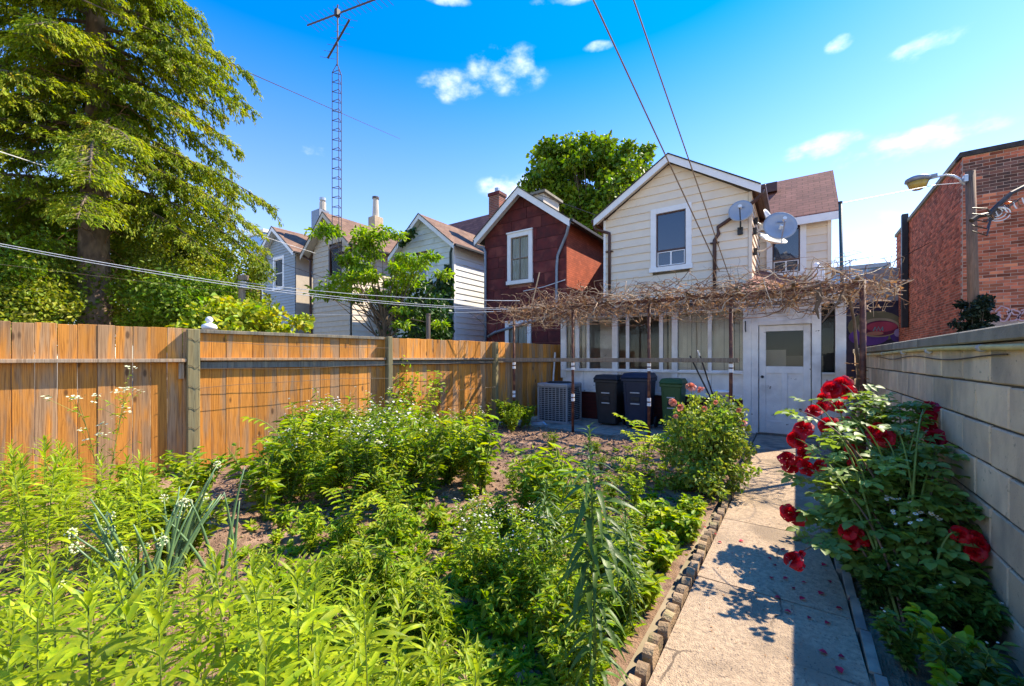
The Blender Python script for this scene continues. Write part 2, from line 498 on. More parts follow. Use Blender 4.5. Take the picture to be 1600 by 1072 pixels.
MT['shingleX'] = brick_mat('maroon_roof_shingle', ('X', 'Y'), (.30, .125, .09), (.20, .085, .065), (.10, .045, .035), .30, .14, .008, bump=.6, vary=.25)
MT['darkroof'] = M('dark_roof_edge', (.035, .03, .028), (.06, .05, .045), 12, .9, .2)
MT['brown'] = M('brown_painted_metal', (.085, .038, .028), (.065, .03, .024), 8, .4, .03, obj=.05)
MT['rust'] = M('rusty_brown_pipe', (.13, .045, .028), (.085, .034, .024), 20, .6, .15, 60, c3=(.24, .10, .05), c3scale=9)
MT['greypipe'] = M('grey_metal_pipe', (.24, .26, .30), (.19, .21, .24), 10, .4, .05, metal=.3)
MT['darkgreen'] = M('dark_green_pipe', (.05, .09, .085), (.04, .07, .07), 10, .4, .05)
MT['black'] = M('black_metal', (.025, .025, .028), (.035, .035, .035), 10, .5, .05)
MT['mast'] = M('weathered_mast_steel', (.10, .09, .09), (.14, .10, .08), 20, .5, .05, metal=.4)
MT['steel'] = M('galvanised_steel', (.50, .52, .54), (.42, .44, .46), 14, .4, .05, metal=.6)
MT['dish'] = M('satellite_dish_grey', (.36, .38, .41), (.32, .34, .37), 5, .45, .03)
MT['dishcream'] = M('satellite_dish_cream', (.72, .69, .58), (.66, .62, .52), 5, .45, .03)
MT['wire'] = M('black_wire', (.045, .03, .02), (.06, .045, .03), 10, .5, 0)
MT['copperwire'] = M('tan_cable', (.26, .17, .09), (.20, .13, .07), 10, .5, 0)
MT['whitewire'] = M('white_clothesline', (.70, .70, .68), (.60, .60, .60), 10, .5, 0)
MT['greenwire'] = M('rusty_garden_wire', (.10, .11, .08), (.14, .08, .05), 10, .5, 0)
MT['yellowpipe'] = M('old_yellow_painted_pipe', (.62, .52, .22), (.50, .40, .17), 9, .5, .1, c4_=(.26, .17, .08), c4scale=11, c4lo=.6, c4hi=.68)
MT['bin_black'] = M('black_plastic', (.022, .023, .025), (.03, .03, .033), 6, .42, .05)
MT['bin_blue'] = M('dark_blue_plastic', (.014, .022, .048), (.018, .028, .058), 6, .42, .05)
MT['bin_green'] = M('dark_green_plastic', (.035, .09, .03), (.045, .105, .035), 6, .45, .05)
MT['mark'] = M('white_print', (.55, .55, .55), (.48, .48, .48), 20, .6, 0)
MT['ac'] = M('ac_grey_enamel', (.36, .35, .34), (.31, .30, .30), 6, .45, .04)
MT['acdark'] = M('ac_core_fins', (.045, .045, .045), (.06, .06, .06), 30, .6, .1)
MT['glass'] = glass_mat('dark_window_glass', (.022, .045, .085), .9, .25)
MT['glassclear'] = glass_mat('porch_glass', (.03, .035, .035), .9, .93)
MT['glassblue'] = glass_mat('blue_office_glass', (.06, .20, .42), .6, .0, .1)
MT['curtain'] = M('pale_curtain', (.80, .84, .80), (.60, .66, .64), 3, .9, 0, stretch=(9, 9, .5))
MT['blind'] = M('vertical_blind_fabric', (.88, .82, .68), (.78, .72, .58), 3, .8, 0, obj=.1, trans=.2)
MT['interior'] = M('dim_interior_wall', (.26, .22, .17), (.20, .17, .13), 2, .9, 0)
MT['floorin'] = M('porch_floor', (.22, .15, .10), (.17, .12, .08), 4, .7, 0)
MT['vine'] = M('dry_vine_bark', (.32, .17, .09), (.17, .085, .05), 9, .9, .3, 60, isl=.45)
MT['vinepale'] = M('pale_dry_twig', (.56, .40, .24), (.42, .28, .17), 9, .9, .2, 60, isl=.3)
MT['dryleaf'] = M('dry_curled_leaf', (.36, .20, .09), (.22, .12, .06), 7, .9, 0, isl=.4, trans=.2)
MT['bark'] = M('spruce_bark', (.25, .17, .12), (.13, .09, .07), 9, .95, .9, 26, (1, 1, .45), c3=(.34, .25, .18), c3scale=5)
MT['bark2'] = M('tree_bark', (.16, .12, .08), (.10, .075, .05), 10, .95, .6, 30, (1, 1, .4))
MT['needles'] = M('spruce_needles', (.30, .34, .018), (.14, .20, .014), 1.6, .6, 0, isl=.45, hue=.025, trans=.42, c3=(.36, .27, .018), c3scale=2.6, c3lo=.58, c3hi=.74)
MT['hedge'] = M('hedge_leaf', (.26, .29, .022), (.12, .17, .016), 1.5, .5, 0, isl=.45, hue=.03, trans=.35)
MT['maple'] = M('maple_leaf', (.20, .29, .014), (.10, .18, .010), .8, .5, 0, isl=.45, hue=.02, trans=.35)
MT['sapling'] = M('light_green_leaf', (.28, .38, .02), (.15, .26, .018), 1.4, .5, 0, isl=.35, hue=.02, trans=.42)
MT['ivy'] = M('ivy_leaf', (.045, .10, .014), (.028, .065, .012), 2, .4, 0, isl=.4, hue=.02, trans=.2)
MT['darkivy'] = M('dark_ivy_leaf', (.012, .022, .010), (.018, .032, .013), 2, .5, 0, isl=.4)
MT['yellowbush'] = M('yellow_green_leaf', (.42, .42, .03), (.25, .34, .025), 2, .5, 0, isl=.3, hue=.04, trans=.42)
MT['lance'] = M('lance_leaf', (.36, .42, .010), (.17, .27, .010), 5, .45, .1, 30, obj=.38, trans=.42, tcol=(.55, .70, .02))
MT['lancedark'] = M('deep_green_lance_leaf', (.095, .17, .024), (.06, .12, .018), 5, .42, .1, 30, obj=.25, trans=.3)
MT['weed'] = M('weed_leaf', (.30, .38, .018), (.17, .26, .014), 3, .5, 0, isl=.4, obj=.18, hue=.03, trans=.38)
MT['weedbright'] = M('bright_weed_leaf', (.34, .42, .02), (.22, .33, .016), 3, .5, 0, isl=.3, obj=.1, hue=.025, trans=.42)
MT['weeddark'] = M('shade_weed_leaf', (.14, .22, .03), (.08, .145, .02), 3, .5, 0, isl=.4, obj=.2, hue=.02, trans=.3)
MT['fern'] = M('frond_leaf', (.36, .45, .016), (.26, .37, .015), 3, .5, 0, isl=.2, hue=.03, trans=.42)
MT['onion'] = M('onion_stalk', (.13, .22, .09), (.10, .18, .07), 6, .4, 0, isl=.25, spec=.5)
MT['roseleaf'] = M('rose_leaf', (.20, .30, .05), (.12, .20, .04), 6, .5, 0, obj=.3, isl=.2, trans=.34, tcol=(.40, .55, .03), spec=.35)
MT['rosesmall'] = M('small_rose_leaf', (.30, .36, .05), (.16, .23, .03), 3, .45, 0, isl=.4, hue=.03, trans=.35)
MT['stem'] = M('green_stem', (.17, .24, .04), (.12, .17, .03), 8, .6, 0)
MT['browncane'] = M('brown_cane', (.16, .10, .06), (.11, .07, .045), 8, .7, .1)
MT['rosered'] = M('red_rose_petal', (.62, .006, .014), (.40, .002, .010), 12, .45, 0, isl=.3, trans=.28, tcol=(.9, .01, .02))
MT['rosedark'] = M('crimson_rose_petal', (.50, .003, .03), (.34, .002, .02), 12, .45, 0, isl=.3, trans=.22)
MT['salmon'] = M('faded_salmon_petal', (.70, .27, .20), (.55, .20, .11), 12, .6, 0, isl=.3, trans=.3)
MT['daisy'] = M('white_petal', (.82, .82, .76), (.74, .74, .68), 12, .6, 0, trans=.2)
MT['yolk'] = M('yellow_centre', (.62, .42, .03), (.5, .32, .02), 12, .7, 0)
MT['umbel'] = M('creamy_umbel', (.66, .68, .42), (.55, .58, .30), 12, .7, 0, isl=.2)
MT['petalpink'] = M('fallen_petal', (.50, .01, .05), (.35, .005, .03), 12, .6, 0, obj=.4, trans=.15)
MT['white_plain'] = M('white_plaster', (.80, .79, .76), (.70, .69, .66), 12, .8, .1)

# hairline cracks and stains in the path concrete
def add_cracks(m, scale, width, colour):
    N = m.node_tree.nodes; L = m.node_tree.links; B = N['Principled BSDF']
    src = B.inputs['Base Color'].links[0].from_socket
    tc = N.new('ShaderNodeTexCoord'); nz = N.new('ShaderNodeTexNoise'); nz.inputs['Scale'].default_value = 3.0; nz.inputs['Detail'].default_value = 6
    L.new(tc.outputs['Object'], nz.inputs['Vector'])
    mxv = N.new('ShaderNodeMix'); mxv.data_type = 'VECTOR'; mxv.inputs[0].default_value = .16
    L.new(tc.outputs['Object'], mxv.inputs[4]); L.new(nz.outputs['Color'], mxv.inputs[5])
    vo = N.new('ShaderNodeTexVoronoi'); vo.feature = 'DISTANCE_TO_EDGE'; vo.inputs['Scale'].default_value = scale
    L.new(mxv.outputs[1], vo.inputs['Vector'])
    f = ramp(N, L, vo.outputs['Distance'], width, width * .3)
    n2 = N.new('ShaderNodeTexNoise'); n2.inputs['Scale'].default_value = 1.3; L.new(tc.outputs['Object'], n2.inputs['Vector'])
    f2 = Mth(N, L, 'MULTIPLY', f, ramp(N, L, n2.outputs['Fac'], .48, .56))
    L.new(Mx(N, L, Mth(N, L, 'MULTIPLY', f2, .8), src, colour), B.inputs['Base Color'])
add_cracks(MT['path'], .85, .006, (.12, .09, .065))
# ================================================================== SETTING
def struct(name, mb, mat, **k):
    o = mb.build(name, mat, None, **k); o['kind'] = 'structure'; return o

struct('ground', MB().box(-400, 400, -60, 600, -.6, -.06), MT['dirt_ground'])

# fence line runs from FA to FB, slightly converging on the path
FP0 = Vector((-6.18, 1.91, 0)); FD = Vector((.1525, .9883, 0)).normalized(); FN = Vector((FD.y, -FD.x, 0))
def fence_x(y): return FP0.x + (y - FP0.y) * FD.x / FD.y

def lump(x, y):
    h = .030 * np.sin(x * 2.1 + 1.3 * np.sin(y * 1.7)) * np.sin(y * 2.3 + x)
    h += .016 * np.sin(x * 9.7 + 2 * np.sin(y * 5.1)) * np.sin(y * 8.3 + 1.7 * np.sin(x * 6.3))
    h += .008 * np.sin(x * 23 + 3 * np.sin(y * 13)) * np.sin(y * 27 + 2 * np.sin(x * 17))
    return h
def grid_sheet(name, x0f, x1, y0, y1, step, z0, mat, amp=1.0):
    ys = np.arange(y0, y1 + 1e-6, step); nx = 110
    V = []
    for y in ys:
        xa = x0f(y) if callable(x0f) else x0f
        xs = np.linspace(xa, x1, nx)
        h = lump(xs, y) * amp + rng.normal(0, .005, nx) * amp
        ed = np.minimum(1, (x1 - xs) / .12)
        V.append(np.stack([xs, np.full(nx, y), z0 + h * ed], 1))
    V = np.concatenate(V); ny = len(ys)
    i = np.arange(ny - 1)[:, None] * nx + np.arange(nx - 1)[None, :]
    i = i.reshape(-1)
    F = np.stack([i, i + 1, i + nx + 1, i + nx], 1)
    o = link(name, mesh_np(name, V, F, True), mat); o['kind'] = 'structure'; return o
grid_sheet('garden_soil', lambda y: fence_x(y) - .05, -.64, -2.0, 7.3, .04, .03, MT['soil'])
grid_sheet('wall_bed_soil', .27, .86, -1.0, 9.1, .05, .0, MT['soil'], .5)

# soil clods (nobody could count them)
def scatter_octa(name, P, S, mat):
    n = len(P)
    o = np.array([[1, 0, 0], [0, 1, 0], [-1, 0, 0], [0, -1, 0], [0, 0, 1], [0, 0, -1]], float)
    V = P[:, None, :] + o[None] * S[:, None, None] * rng.uniform(.6, 1.3, (n, 6, 3))
    F = np.array([[0, 1, 4], [1, 2, 4], [2, 3, 4], [3, 0, 4], [1, 0, 5], [2, 1, 5], [3, 2, 5], [0, 3, 5]])
    F = (np.arange(n)[:, None, None] * 6 + F[None]).reshape(-1, 3)
    ob = link(name, mesh_np(name, V.reshape(-1, 3), F), mat); ob['kind'] = 'stuff'; return ob
n = 9000
y = rng.uniform(0, 7.2, n); x = rng.uniform(0, 1, n) * (-.72 - (-6.3 + y * .154)) + (-6.3 + y * .154)
P = np.stack([x, y, .035 + lump(x, y)], 1)
o = scatter_octa('soil_crumbs', P, rng.gamma(2.0, .0055, n) + .003, MT['clod'])
o['label'] = 'loose crumbs and clods of brown soil on the garden bed'

# ---- concrete path: separate slabs with joints, right side bulging as in the photo
def path_right(y):
    return .27 + .03 * math.sin(y * 1.3) - .09 * max(0, min(1, (y - 3.3) / 1.0)) + .05 * max(0, min(1, (y - 6) / 1))
pt = bpy.data.objects.new('path', None); C.objects.link(pt); pt['kind'] = 'structure'
joints = [-1.2, .55, 1.75, 2.95, 4.15, 5.4, 6.6, 7.65]
for a, b in zip(joints[:-1], joints[1:]):
    n = 12; V = []; F = []
    for k in range(n + 1):
        yy = a + .006 + (b - a - .012) * k / n
        for xx in (-.545, path_right(yy)):
            V.append((xx, yy, -.08)); V.append((xx, yy, rnd.uniform(-.001, .001)))
    for k in range(n):
        q = k * 4; r = q + 4
        F += [(q + 1, q + 3, r + 3, r + 1), (q, q + 1, r + 1, r), (q + 2, r + 2, r + 3, q + 3)]
    F += [(0, 2, 3, 1), (n * 4, n * 4 + 1, n * 4 + 3, n * 4 + 2)]
    link('path_slab', mesh_np('path_slab', V, F), MT['path'], pt)
# patio in front of the porch
pa = bpy.data.objects.new('patio', None); C.objects.link(pa); pa['kind'] = 'structure'
for i in range(4):
    xa = -5.1 + i * 1.12
    MB().box(xa, xa + 1.105, 7.35, 9.12, -.08, .012 + rnd.uniform(-.004, .004)).build('patio_slab', MT['patio'], pa, bevel=.006)
MB().box(-.62, .70, 7.665, 9.12, -.08, .004).build('patio_slab', MT['patio'], pa, bevel=.006)
# right-hand kerb of the wall bed
kerb = MB()
for k in range(26):
    ya = -.4 + k * .36; kerb.box(path_right(ya) + .006, path_right(ya) + .05, ya, ya + .35, -.1, .018)
kb = kerb.build('bed_kerb', MT['patio'], None); kb['kind'] = 'structure'

# ---- edging of upright round-topped bricks
eg = thing('garden_edging', 'row of upright round-topped clay bricks edging the soil bed along the path', 'edging', (-.6, 3.5, 0))
def edging_mesh():
    w, d, h, r = .104, .050, .052, .040
    prof = [(-w / 2, -.08), (w / 2, -.08), (w / 2, h - r)]
    for k in range(1, 6):
        a = math.pi * k / 6; prof.append((w / 2 * math.cos(a), h - r + r * math.sin(a)))
    prof.append((-w / 2, h - r))
    mb = MB().poly([(-d / 2, p[0], p[1]) for p in prof], (d, 0, 0))
    return mb.mesh('edging_brick')
em = edging_mesh(); em.materials.append(MT['edging'])
yy = 1.2; k = 0
while yy < 7.3:
    o = bpy.data.objects.new('edging_brick', em); C.objects.link(o); o.parent = eg
    o.location = (.014 + rnd.uniform(-.011, .011), yy - 3.5, rnd.uniform(-.022, .008))
    o.rotation_euler = (rnd.uniform(-.10, .10), rnd.uniform(-.14, .14), rnd.uniform(-.14, .14))
    yy += .108 + rnd.uniform(0, .014); k += 1

# ================================================================== BLOCK WALL
wx = .85
wall = thing('block_wall', 'long grey concrete block wall with a weathered coping along the right of the path', 'wall', (wx, 4, 0))
MB().box(wx + .014, wx + .19, -2, 9.35, -.1, 1.535).build('mortar_core', MT['mortar'], wall)
bmesh_full = [bevel_box_mesh('wall_block', .19, .432, .209, .007, MT['block'], .003) for _ in range(4)]
bmesh_half = bevel_box_mesh('wall_half_block', .19, .217, .212, .006, MT['block'], .002)
ch = .2205; k = 0
ztop = 1.535
for row in range(7):
    zc = ztop - ch * (row + .5)
    yb = 3.256 - .45 * 12 + (.225 if row % 2 else 0)
    while yb < 9.3:
        yc = yb + .225
        if yc > -.4:
            o = bpy.data.objects.new('wall_block', bmesh_full[rnd.randrange(4)]); C.objects.link(o); o.parent = wall
            o.location = (.095 + rnd.uniform(-.002, .002), yc - 4, zc)
            o.rotation_euler = (0, 0, 0 if rnd.random() < .5 else math.pi)
            k += 1
        yb += .45
yb = -1.6
while yb < 9.4:
    ln = 1.05
    MB().box(wx - .035, wx + .22, yb + .003, min(9.4, yb + ln) - .003, 1.537, 1.612).build('coping_slab', MT['coping'], wall, bevel=.008)
    yb += ln
# old painted pipe below the coping
pp = [Vector((wx - .022, yy_, 1.515 - .012 * math.sin(yy_ * 1.1) - .004 * max(0, 6 - yy_))) for yy_ in np.linspace(-1.5, 9.2, 40)]
pipe = thing('wall_pipe', 'thin yellow painted pipe clipped beneath the coping of the block wall', 'pipe', (wx, 4, 1.5))
MB().tube(pp, .016, 8).build('pipe', MT['yellowpipe'], pipe, True)
for yy_ in (1.1, 2.35, 3.3, 4.4, 5.3, 6.4, 7.5):
    MB().tube([Vector((wx - .022, yy_ - .02, 1.507)), Vector((wx - .022, yy_ + .02, 1.507))], .021, 8).build('clip', MT['steel'], pipe)
cb_ = [Vector((wx - .012, yy_, 1.47 - .03 * math.sin((yy_ - 3) * 1.6) ** 2)) for yy_ in np.linspace(3.0, 7.0, 24)]
tag(MB().tube(cb_, .004, 5).build('wall_cable', MT['wire']), 'thin dark cable sagging under the yellow pipe on the block wall', 'cable')

# ================================================================== FENCE
fence = thing('wooden_fence', 'tall cedar board fence with horizontal rails and greenish posts along the left of the garden', 'fence', tuple(FP0))
def fpt(s, off=0.0, z=0.0):
    """local coords on the fence: s metres from first post along the fence, off towards the garden"""
    p = FD * s + FN * off; return Vector((p.x, p.y, z))
FROT = math.atan2(FD.y, FD.x)
def fobj(name, me, s, off, z, tilt=0):
    o = bpy.data.objects.new(name, me); C.objects.link(o); o.parent = fence
    p = fpt(s, off, z); o.location = p; o.rotation_euler = (0, tilt, FROT); return o
s = -4.6
post_s = [-2.65, 0.0, 2.66, 5.18, 7.72]
bw = .152
while s < 7.75:
    w_ = bw + rnd.uniform(-.012, .008)
    top = 1.815 + rnd.uniform(-.006, .006) + (.0 if s < 0 else -.01)
    me = bevel_box_mesh('board', w_ - .003, .019, top - .06, .003, MT['fence'], .0012)
    o = fobj('board', me, s + w_ / 2, rnd.uniform(-.003, .003), .06 + (top - .06) / 2, rnd.uniform(-.003, .003))
    s += w_
for i, ps in enumerate(post_s):
    hgt = 1.81 if i in (1,) else (1.82 if i == 2 else 1.80)
    wd_ = .125 if i < 2 else .09
    me = bevel_box_mesh('post', wd_, .11, hgt + .3, .008, MT['post'], .003)
    fobj('post', me, ps, .075, (hgt + .3) / 2 - .3)
def rail(s0, s1, off, z, wdt, hgt, mat, nm='rail'):
    me = bevel_box_mesh(nm, s1 - s0, wdt, hgt, .004, MT[mat], .001)
    fobj(nm, me, (s0 + s1) / 2, off + wdt / 2, z)
rail(-4.6, -2.72, .012, 1.425, .10, .04, 'rail'); rail(-2.58, -.068, .012, 1.425, .105, .04, 'rail')
rail(.07, 2.6, .012, 1.44, .085, .036, 'rail'); rail(.07, 2.6, .012, 1.365, .045, .085, 'greybeam')
rail(.07, 2.6, .0, 1.79, .05, .045, 'greybeam', 'cap_rail')
rail(2.72, 5.12, .012, 1.44, .085, .036, 'rail'); rail(2.72, 5.12, .012, 1.375, .045, .07, 'greybeam')
rail(5.24, 7.7, .012, 1.41, .06, .10, 'greybeam')
me = bevel_box_mesh('cleat', .05, .05, .20, .004, MT['rail'], .001); fobj('cleat', me, -.11, .05, 1.30)
# sagging garden wires
for (s0, s1, z0, z1, sg) in [(.05, 2.62, 1.66, 1.63, .02), (.05, 2.62, 1.32, 1.36, .03), (.05, 2.62, 1.08, 1.12, -.03), (2.7, 5.2, 1.36, 1.38, .01), (2.7, 5.2, .80, .85, 0.)]:
    pts = []
    for k in range(22):
        t = k / 21
        pts.append(FP0 + fpt(s0 + (s1 - s0) * t, .135, z0 + (z1 - z0) * t - sg * 4 * t * (1 - t) + .006 * math.sin(t * 11)))
    MB().tube(pts, .0026, 4).build('fence_wire', MT['greenwire'], fence)
for z in (1.68, 1.35, 1.1, .84, .6):
    pts = [FP0 + fpt(-.07 + .13 * t, .137 + .004 * math.sin(t * 9), z + .02 * math.sin(t * 7)) for t in np.linspace(0, 1, 8)]
    MB().tube(pts, .003, 4).build('wire_tie', MT['greenwire'], fence)

# ================================================================== HOUSE HELPERS
def siding_wall(root, O, T, N, z0, z1, pitch, ext, holes, mat, name='siding_board', joined=False, prot=.032, thick=.012, jitter=0):
    """O point at s=0, z=0; T along wall; N outward; ext(z)->(s0,s1)"""
    O = Vector(O); T = Vector(T); N = Vector(N); Z = Vector((0, 0, 1))
    allmb = MB(); z = z0
    while z < z1 - .01:
        zb = z; zt = min(z + pitch, z1)
        b0, b1 = ext(zb); t0, t1 = ext(zt)
        if b1 - b0 > .03:
            if t1 < t0: t0 = t1 = (t0 + t1) / 2
            segs = [(b0, b1, t0, t1)]
            for (h0, h1, ha, hb) in holes:
                if hb > zb + .3 * (zt - zb) and ha < zt - .3 * (zt - zb):
                    ns = []
                    for (a0, a1, c0, c1) in segs:
                        if h0 > a0 and h0 < a1 or h1 > a0 and h1 < a1:
                            if h0 > a0 + .02: ns.append((a0, h0, c0, min(h0, c1)))
                            if h1 < a1 - .02: ns.append((h1, a1, max(h1, c0), c1))
                        elif h0 <= a0 and h1 >= a1: pass
                        else: ns.append((a0, a1, c0, c1))
                    segs = ns
            for (a0, a1, c0, c1) in segs:
                j = rnd.uniform(-jitter, jitter)
                mb = allmb if joined else MB()
                P = [O + T * a0 + N * (-thick) + Z * zb, O + T * a1 + N * (-thick) + Z * zb, O + T * a1 + N * (prot + j) + Z * zb, O + T * a0 + N * (prot + j) + Z * zb,
                     O + T * c0 + N * (-thick) + Z * (zt + .004), O + T * c1 + N * (-thick) + Z * (zt + .004), O + T * c1 + N * (.002) + Z * (zt + .004), O + T * c0 + N * (.002) + Z * (zt + .004)]
                mb.add(P, [(0, 1, 2, 3), (4, 7, 6, 5), (0, 4, 5, 1), (1, 5, 6, 2), (2, 6, 7, 3), (3, 7, 4, 0)])
                if not joined: mb.build(name, mat, root)
        z += pitch
    if joined:
        o = allmb.build(name, mat, root, kind='stuff')

def window(root, x0, x1, z0, z1, Y, trim, tw=.11, sash=None, rows=1, split=0, curtain=True, sill=True, glass=None, prot=.03, head=None, slider=None):
    """window facing -Y in the wall plane Y; trim outside of x0..x1, z0..z1"""
    f = MB().box(x0 - tw, x0, Y - prot, Y + .09, z0 - .002, z1 + tw).build('window', trim, root, bevel=.003)
    MB().box(x1, x1 + tw, Y - prot, Y + .09, z0 - .002, z1 + tw).build('trim', trim, f, bevel=.003)
    MB().box(x0, x1, Y - prot + .001, Y + .09, z1, z1 + tw - .001).build('trim', trim, f, bevel=.003)
    if head: MB().box(x0 - tw - .03, x1 + tw + .03, Y - prot - .03, Y + .02, z1 + tw, z1 + tw + head).build('head_trim', trim, f, bevel=.003)
    sl = tw * .9 if sill else tw
    MB().box(x0 - tw - (.03 if sill else 0), x1 + tw + (.03 if sill else 0), Y - prot - (.04 if sill else 0), Y + .09, z0 - sl, z0 - .003).build('sill', trim, f, bevel=.003)
    sm = sash or trim; sw = .035
    mb = MB()
    mb.box(x0, x0 + sw, Y + .015, Y + .055, z0, z1); mb.box(x1 - sw, x1, Y + .015, Y + .055, z0, z1)
    mb.box(x0 + sw, x1 - sw, Y + .016, Y + .054, z0, z0 + sw); mb.box(x0 + sw, x1 - sw, Y + .016, Y + .054, z1 - sw, z1)
    zm = z0 + (z1 - z0) * .5
    if rows == 2: mb.box(x0 + sw, x1 - sw, Y + .017, Y + .053, zm - .018, zm + .018)
    if split:
        xm = (x0 + x1) / 2; mb.box(xm - .01, xm + .01, Y + .018, Y + .05, z0 + sw, z1 - sw)
    mb.build('frame', sm, f)
    if slider:
        zs = z0 + (z1 - z0) * slider
        MB().box(x0 + sw, x1 - sw, Y + .006, Y + .05, zs - .03, zs + .03).build('transom', sash or trim, f)
        wm = MT['white']; s2 = MB(); xm = (x0 + x1) / 2
        for (a, b) in ((x0 + sw, xm), (xm, x1 - sw)):
            s2.box(a, a + .02, Y + .0, Y + .03, z0 + sw, zs - .03); s2.box(b - .02, b, Y + .0, Y + .03, z0 + sw, zs - .03)
            s2.box(a + .02, b - .02, Y + .001, Y + .029, z0 + sw, z0 + sw + .02); s2.box(a + .02, b - .02, Y + .001, Y + .029, zs - .05, zs - .03)
        s2.build('slider_frame', wm, f)
    g = glass or MT['glass']
    MB().box(x0 + sw * .5, x1 - sw * .5, Y + .03, Y + .036, z0 + sw * .5, z1 - sw * .5).build('pane', g, f)
    if curtain:
        cmb = MB(); nn = 24; V = []; F = []
        for k in range(nn + 1):
            xx = x0 + (x1 - x0) * k / nn; yy = Y + .075 + .012 * math.sin(k * 1.9)
            V += [(xx, yy, z0), (xx, yy, z1)]
        for k in range(nn): F.append((2 * k, 2 * k + 2, 2 * k + 3, 2 * k + 1))
        cmb.add(V, F).build('curtain', MT['curtain'], f)
    return f

def gable_roof(root, xl, xr, yf, yb, eave, ridge, ov, ovf, mat, trim, th=.09, rake=.20, sides=(1, 1)):
    xm = (xl + xr) / 2; sl = (ridge - eave) / ((xr - xl) / 2)
    y0 = yf - ovf
    for sgn, xe in ((-1, xl - ov), (1, xr + ov)):
        ze = eave - sl * ov
        P = [(xm, y0, ridge), (xe, y0, ze), (xe, yb, ze), (xm, yb, ridge), (xm, y0, ridge + th), (xe, y0, ze + th), (xe, yb, ze + th), (xm, yb, ridge + th)]
        if sgn > 0: P = [P[1], P[0], P[3], P[2], P[5], P[4], P[7], P[6]]
        MB().hexa(P).build('roof', mat, root)
        # rake board, its own plane just in front of the roof edge
        a = Vector((xm, 0, ridge + th - .02)); b = Vector((xe, 0, ze + th - .02))
        dn = Vector((0, 0, -rake))
        pts = [a, b, b + dn, a + dn]
        pts = [Vector((p.x, y0 - .024, p.z)) for p in pts]
        MB().poly(pts, (0, .022, 0)).build('rake_board', trim, root)
        # dark drip edge and soffit strip
        MB().poly([Vector((a.x, y0 - .045, a.z + .0)), Vector((b.x, y0 - .045, b.z)), Vector((b.x, y0 - .045, b.z + .035)), Vector((a.x, y0 - .045, a.z + .035))], (0, .05, 0)).build('drip_edge', MT['darkroof'], root)
        MB().poly([Vector((xm, y0, ridge - .012)), Vector((xe, y0, ze - .012)), Vector((xe, y0, ze - .03)), Vector((xm, y0, ridge - .03))], (0, ovf - .002, 0)).build('soffit', trim, root)
        # gutter
        gx = xe + sgn * .05
        MB().box(gx - .05, gx + .05, y0 + .02, yb, ze - .02, ze + .075).build('gutter', MT['brown'] if trim == MT['white'] and root.name.startswith('cream') else MT['black'], root, bevel=.01)

def gable_core(root, xl, xr, yf, yb, eave, ridge, mat, inset=.10, name='wall_core'):
    xm = (xl + xr) / 2; i = inset
    P = [(xl + .01, yf + i, 0), (xr - .01, yf + i, 0), (xr - .01, yf + i, eave - .02), (xm, yf + i, ridge - .03), (xl + .01, yf + i, eave - .02)]
    MB().poly([Vector(p) for p in P], (0, yb - yf - i, 0)).build(name, mat, root)

def side_roof_block(root, xl, xr, yf, yb, eave, ridge, wallmat, roofmat, ov=.3, name='rear_block'):
    """rear main block with its ridge parallel to X"""
    ym = (yf + yb) / 2; sl = (ridge - eave) / (ym - yf)
    P = [(xl, yf, 0), (xl, yb, 0), (xl, yb, eave), (xl, ym, ridge - .03), (xl, yf, eave)]
    MB().poly([Vector(p) for p in P], (xr - xl, 0, 0)).build(name, wallmat, root)
    for y0, y1 in ((yf - ov, ym), (yb + ov, ym)):
        ze = eave - sl * ov
        P = [(xl - .2, y0, ze), (xr + .2, y0, ze), (xr + .2, y1, ridge), (xl - .2, y1, ridge)]
        P += [(p[0], p[1], p[2] + .1) for p in P]
        if y0 > y1: P = [P[i] for i in (3, 2, 1, 0, 7, 6, 5, 4)]
        MB().hexa([Vector(p) for p in P]).build('rear_roof', roofmat, root)
    MB().box(xl - .2, xr + .2, yf - ov - .03, yf - ov - .002, eave - sl * ov - .16, eave - sl * ov + .06).build('fascia_board', MT['white'], root)

def downpipe(root, pts, r, mat, brackets=()):
    p = MB().tube(pts, r, 8).build('downpipe', mat, root, True)
    for b in brackets: MB().box(b[0] - r * 2.4, b[0] + r * 2.4, b[1] - r * 1.2, b[1] + r * 1.2, b[2] - .012, b[2] + .012).build('bracket', mat, p)

def ext_gable(xl, xr, eave, ridge):
    xm = (xl + xr) / 2; hw = (xr - xl) / 2
    def e(z):
        if z <= eave: return (xl, xr)
        t = max(0, (ridge - z) / (ridge - eave)); return (xm - hw * t, xm + hw * t)
    return e

# ================================================================== CREAM HOUSE
CY = 12.0
cxl, cxr = XA(945, CY), XA(1173, CY)
cream = thing('cream_house', 'cream clapboard house with white trimmed gable, brown gutters and a glazed porch', 'house', (-3, CY, 0))
ce, cr = 5.78, 7.0
gable_core(cream, cxl, cxr, CY, 17, ce, cr, MT['interior'])
w0, w1 = XA(1025.5, CY), XA(1072, CY); wz0, wz1 = HA(1048, 416, CY), HA(1048, 331, CY)
hole = (w0 - .1, w1 + .1, wz0 - .1, wz1 + .1)
siding_wall(cream, (0, CY, 0), (1, 0, 0), (0, -1, 0), 2.9, cr - .1, .232, ext_gable(cxl + .04, cxr - .06, ce - .08, cr - .08), [hole], MT['cream'])
window(cream, w0, w1, wz0, wz1, CY, MT['white'], .15, MT['brown'], slider=.3, curtain=False, prot=.05)
siding_wall(cream, (cxr, CY + .07, 0), (0, 1, 0), (1, 0, 0), 2.6, ce - .1, .232, lambda z: (0, 2.7), [], MT['cream'])
MB().box(cxr - .05, cxr + .03, CY - .03, CY + .06, 2.7, ce - .1).build('corner_board', MT['cream'], cream)
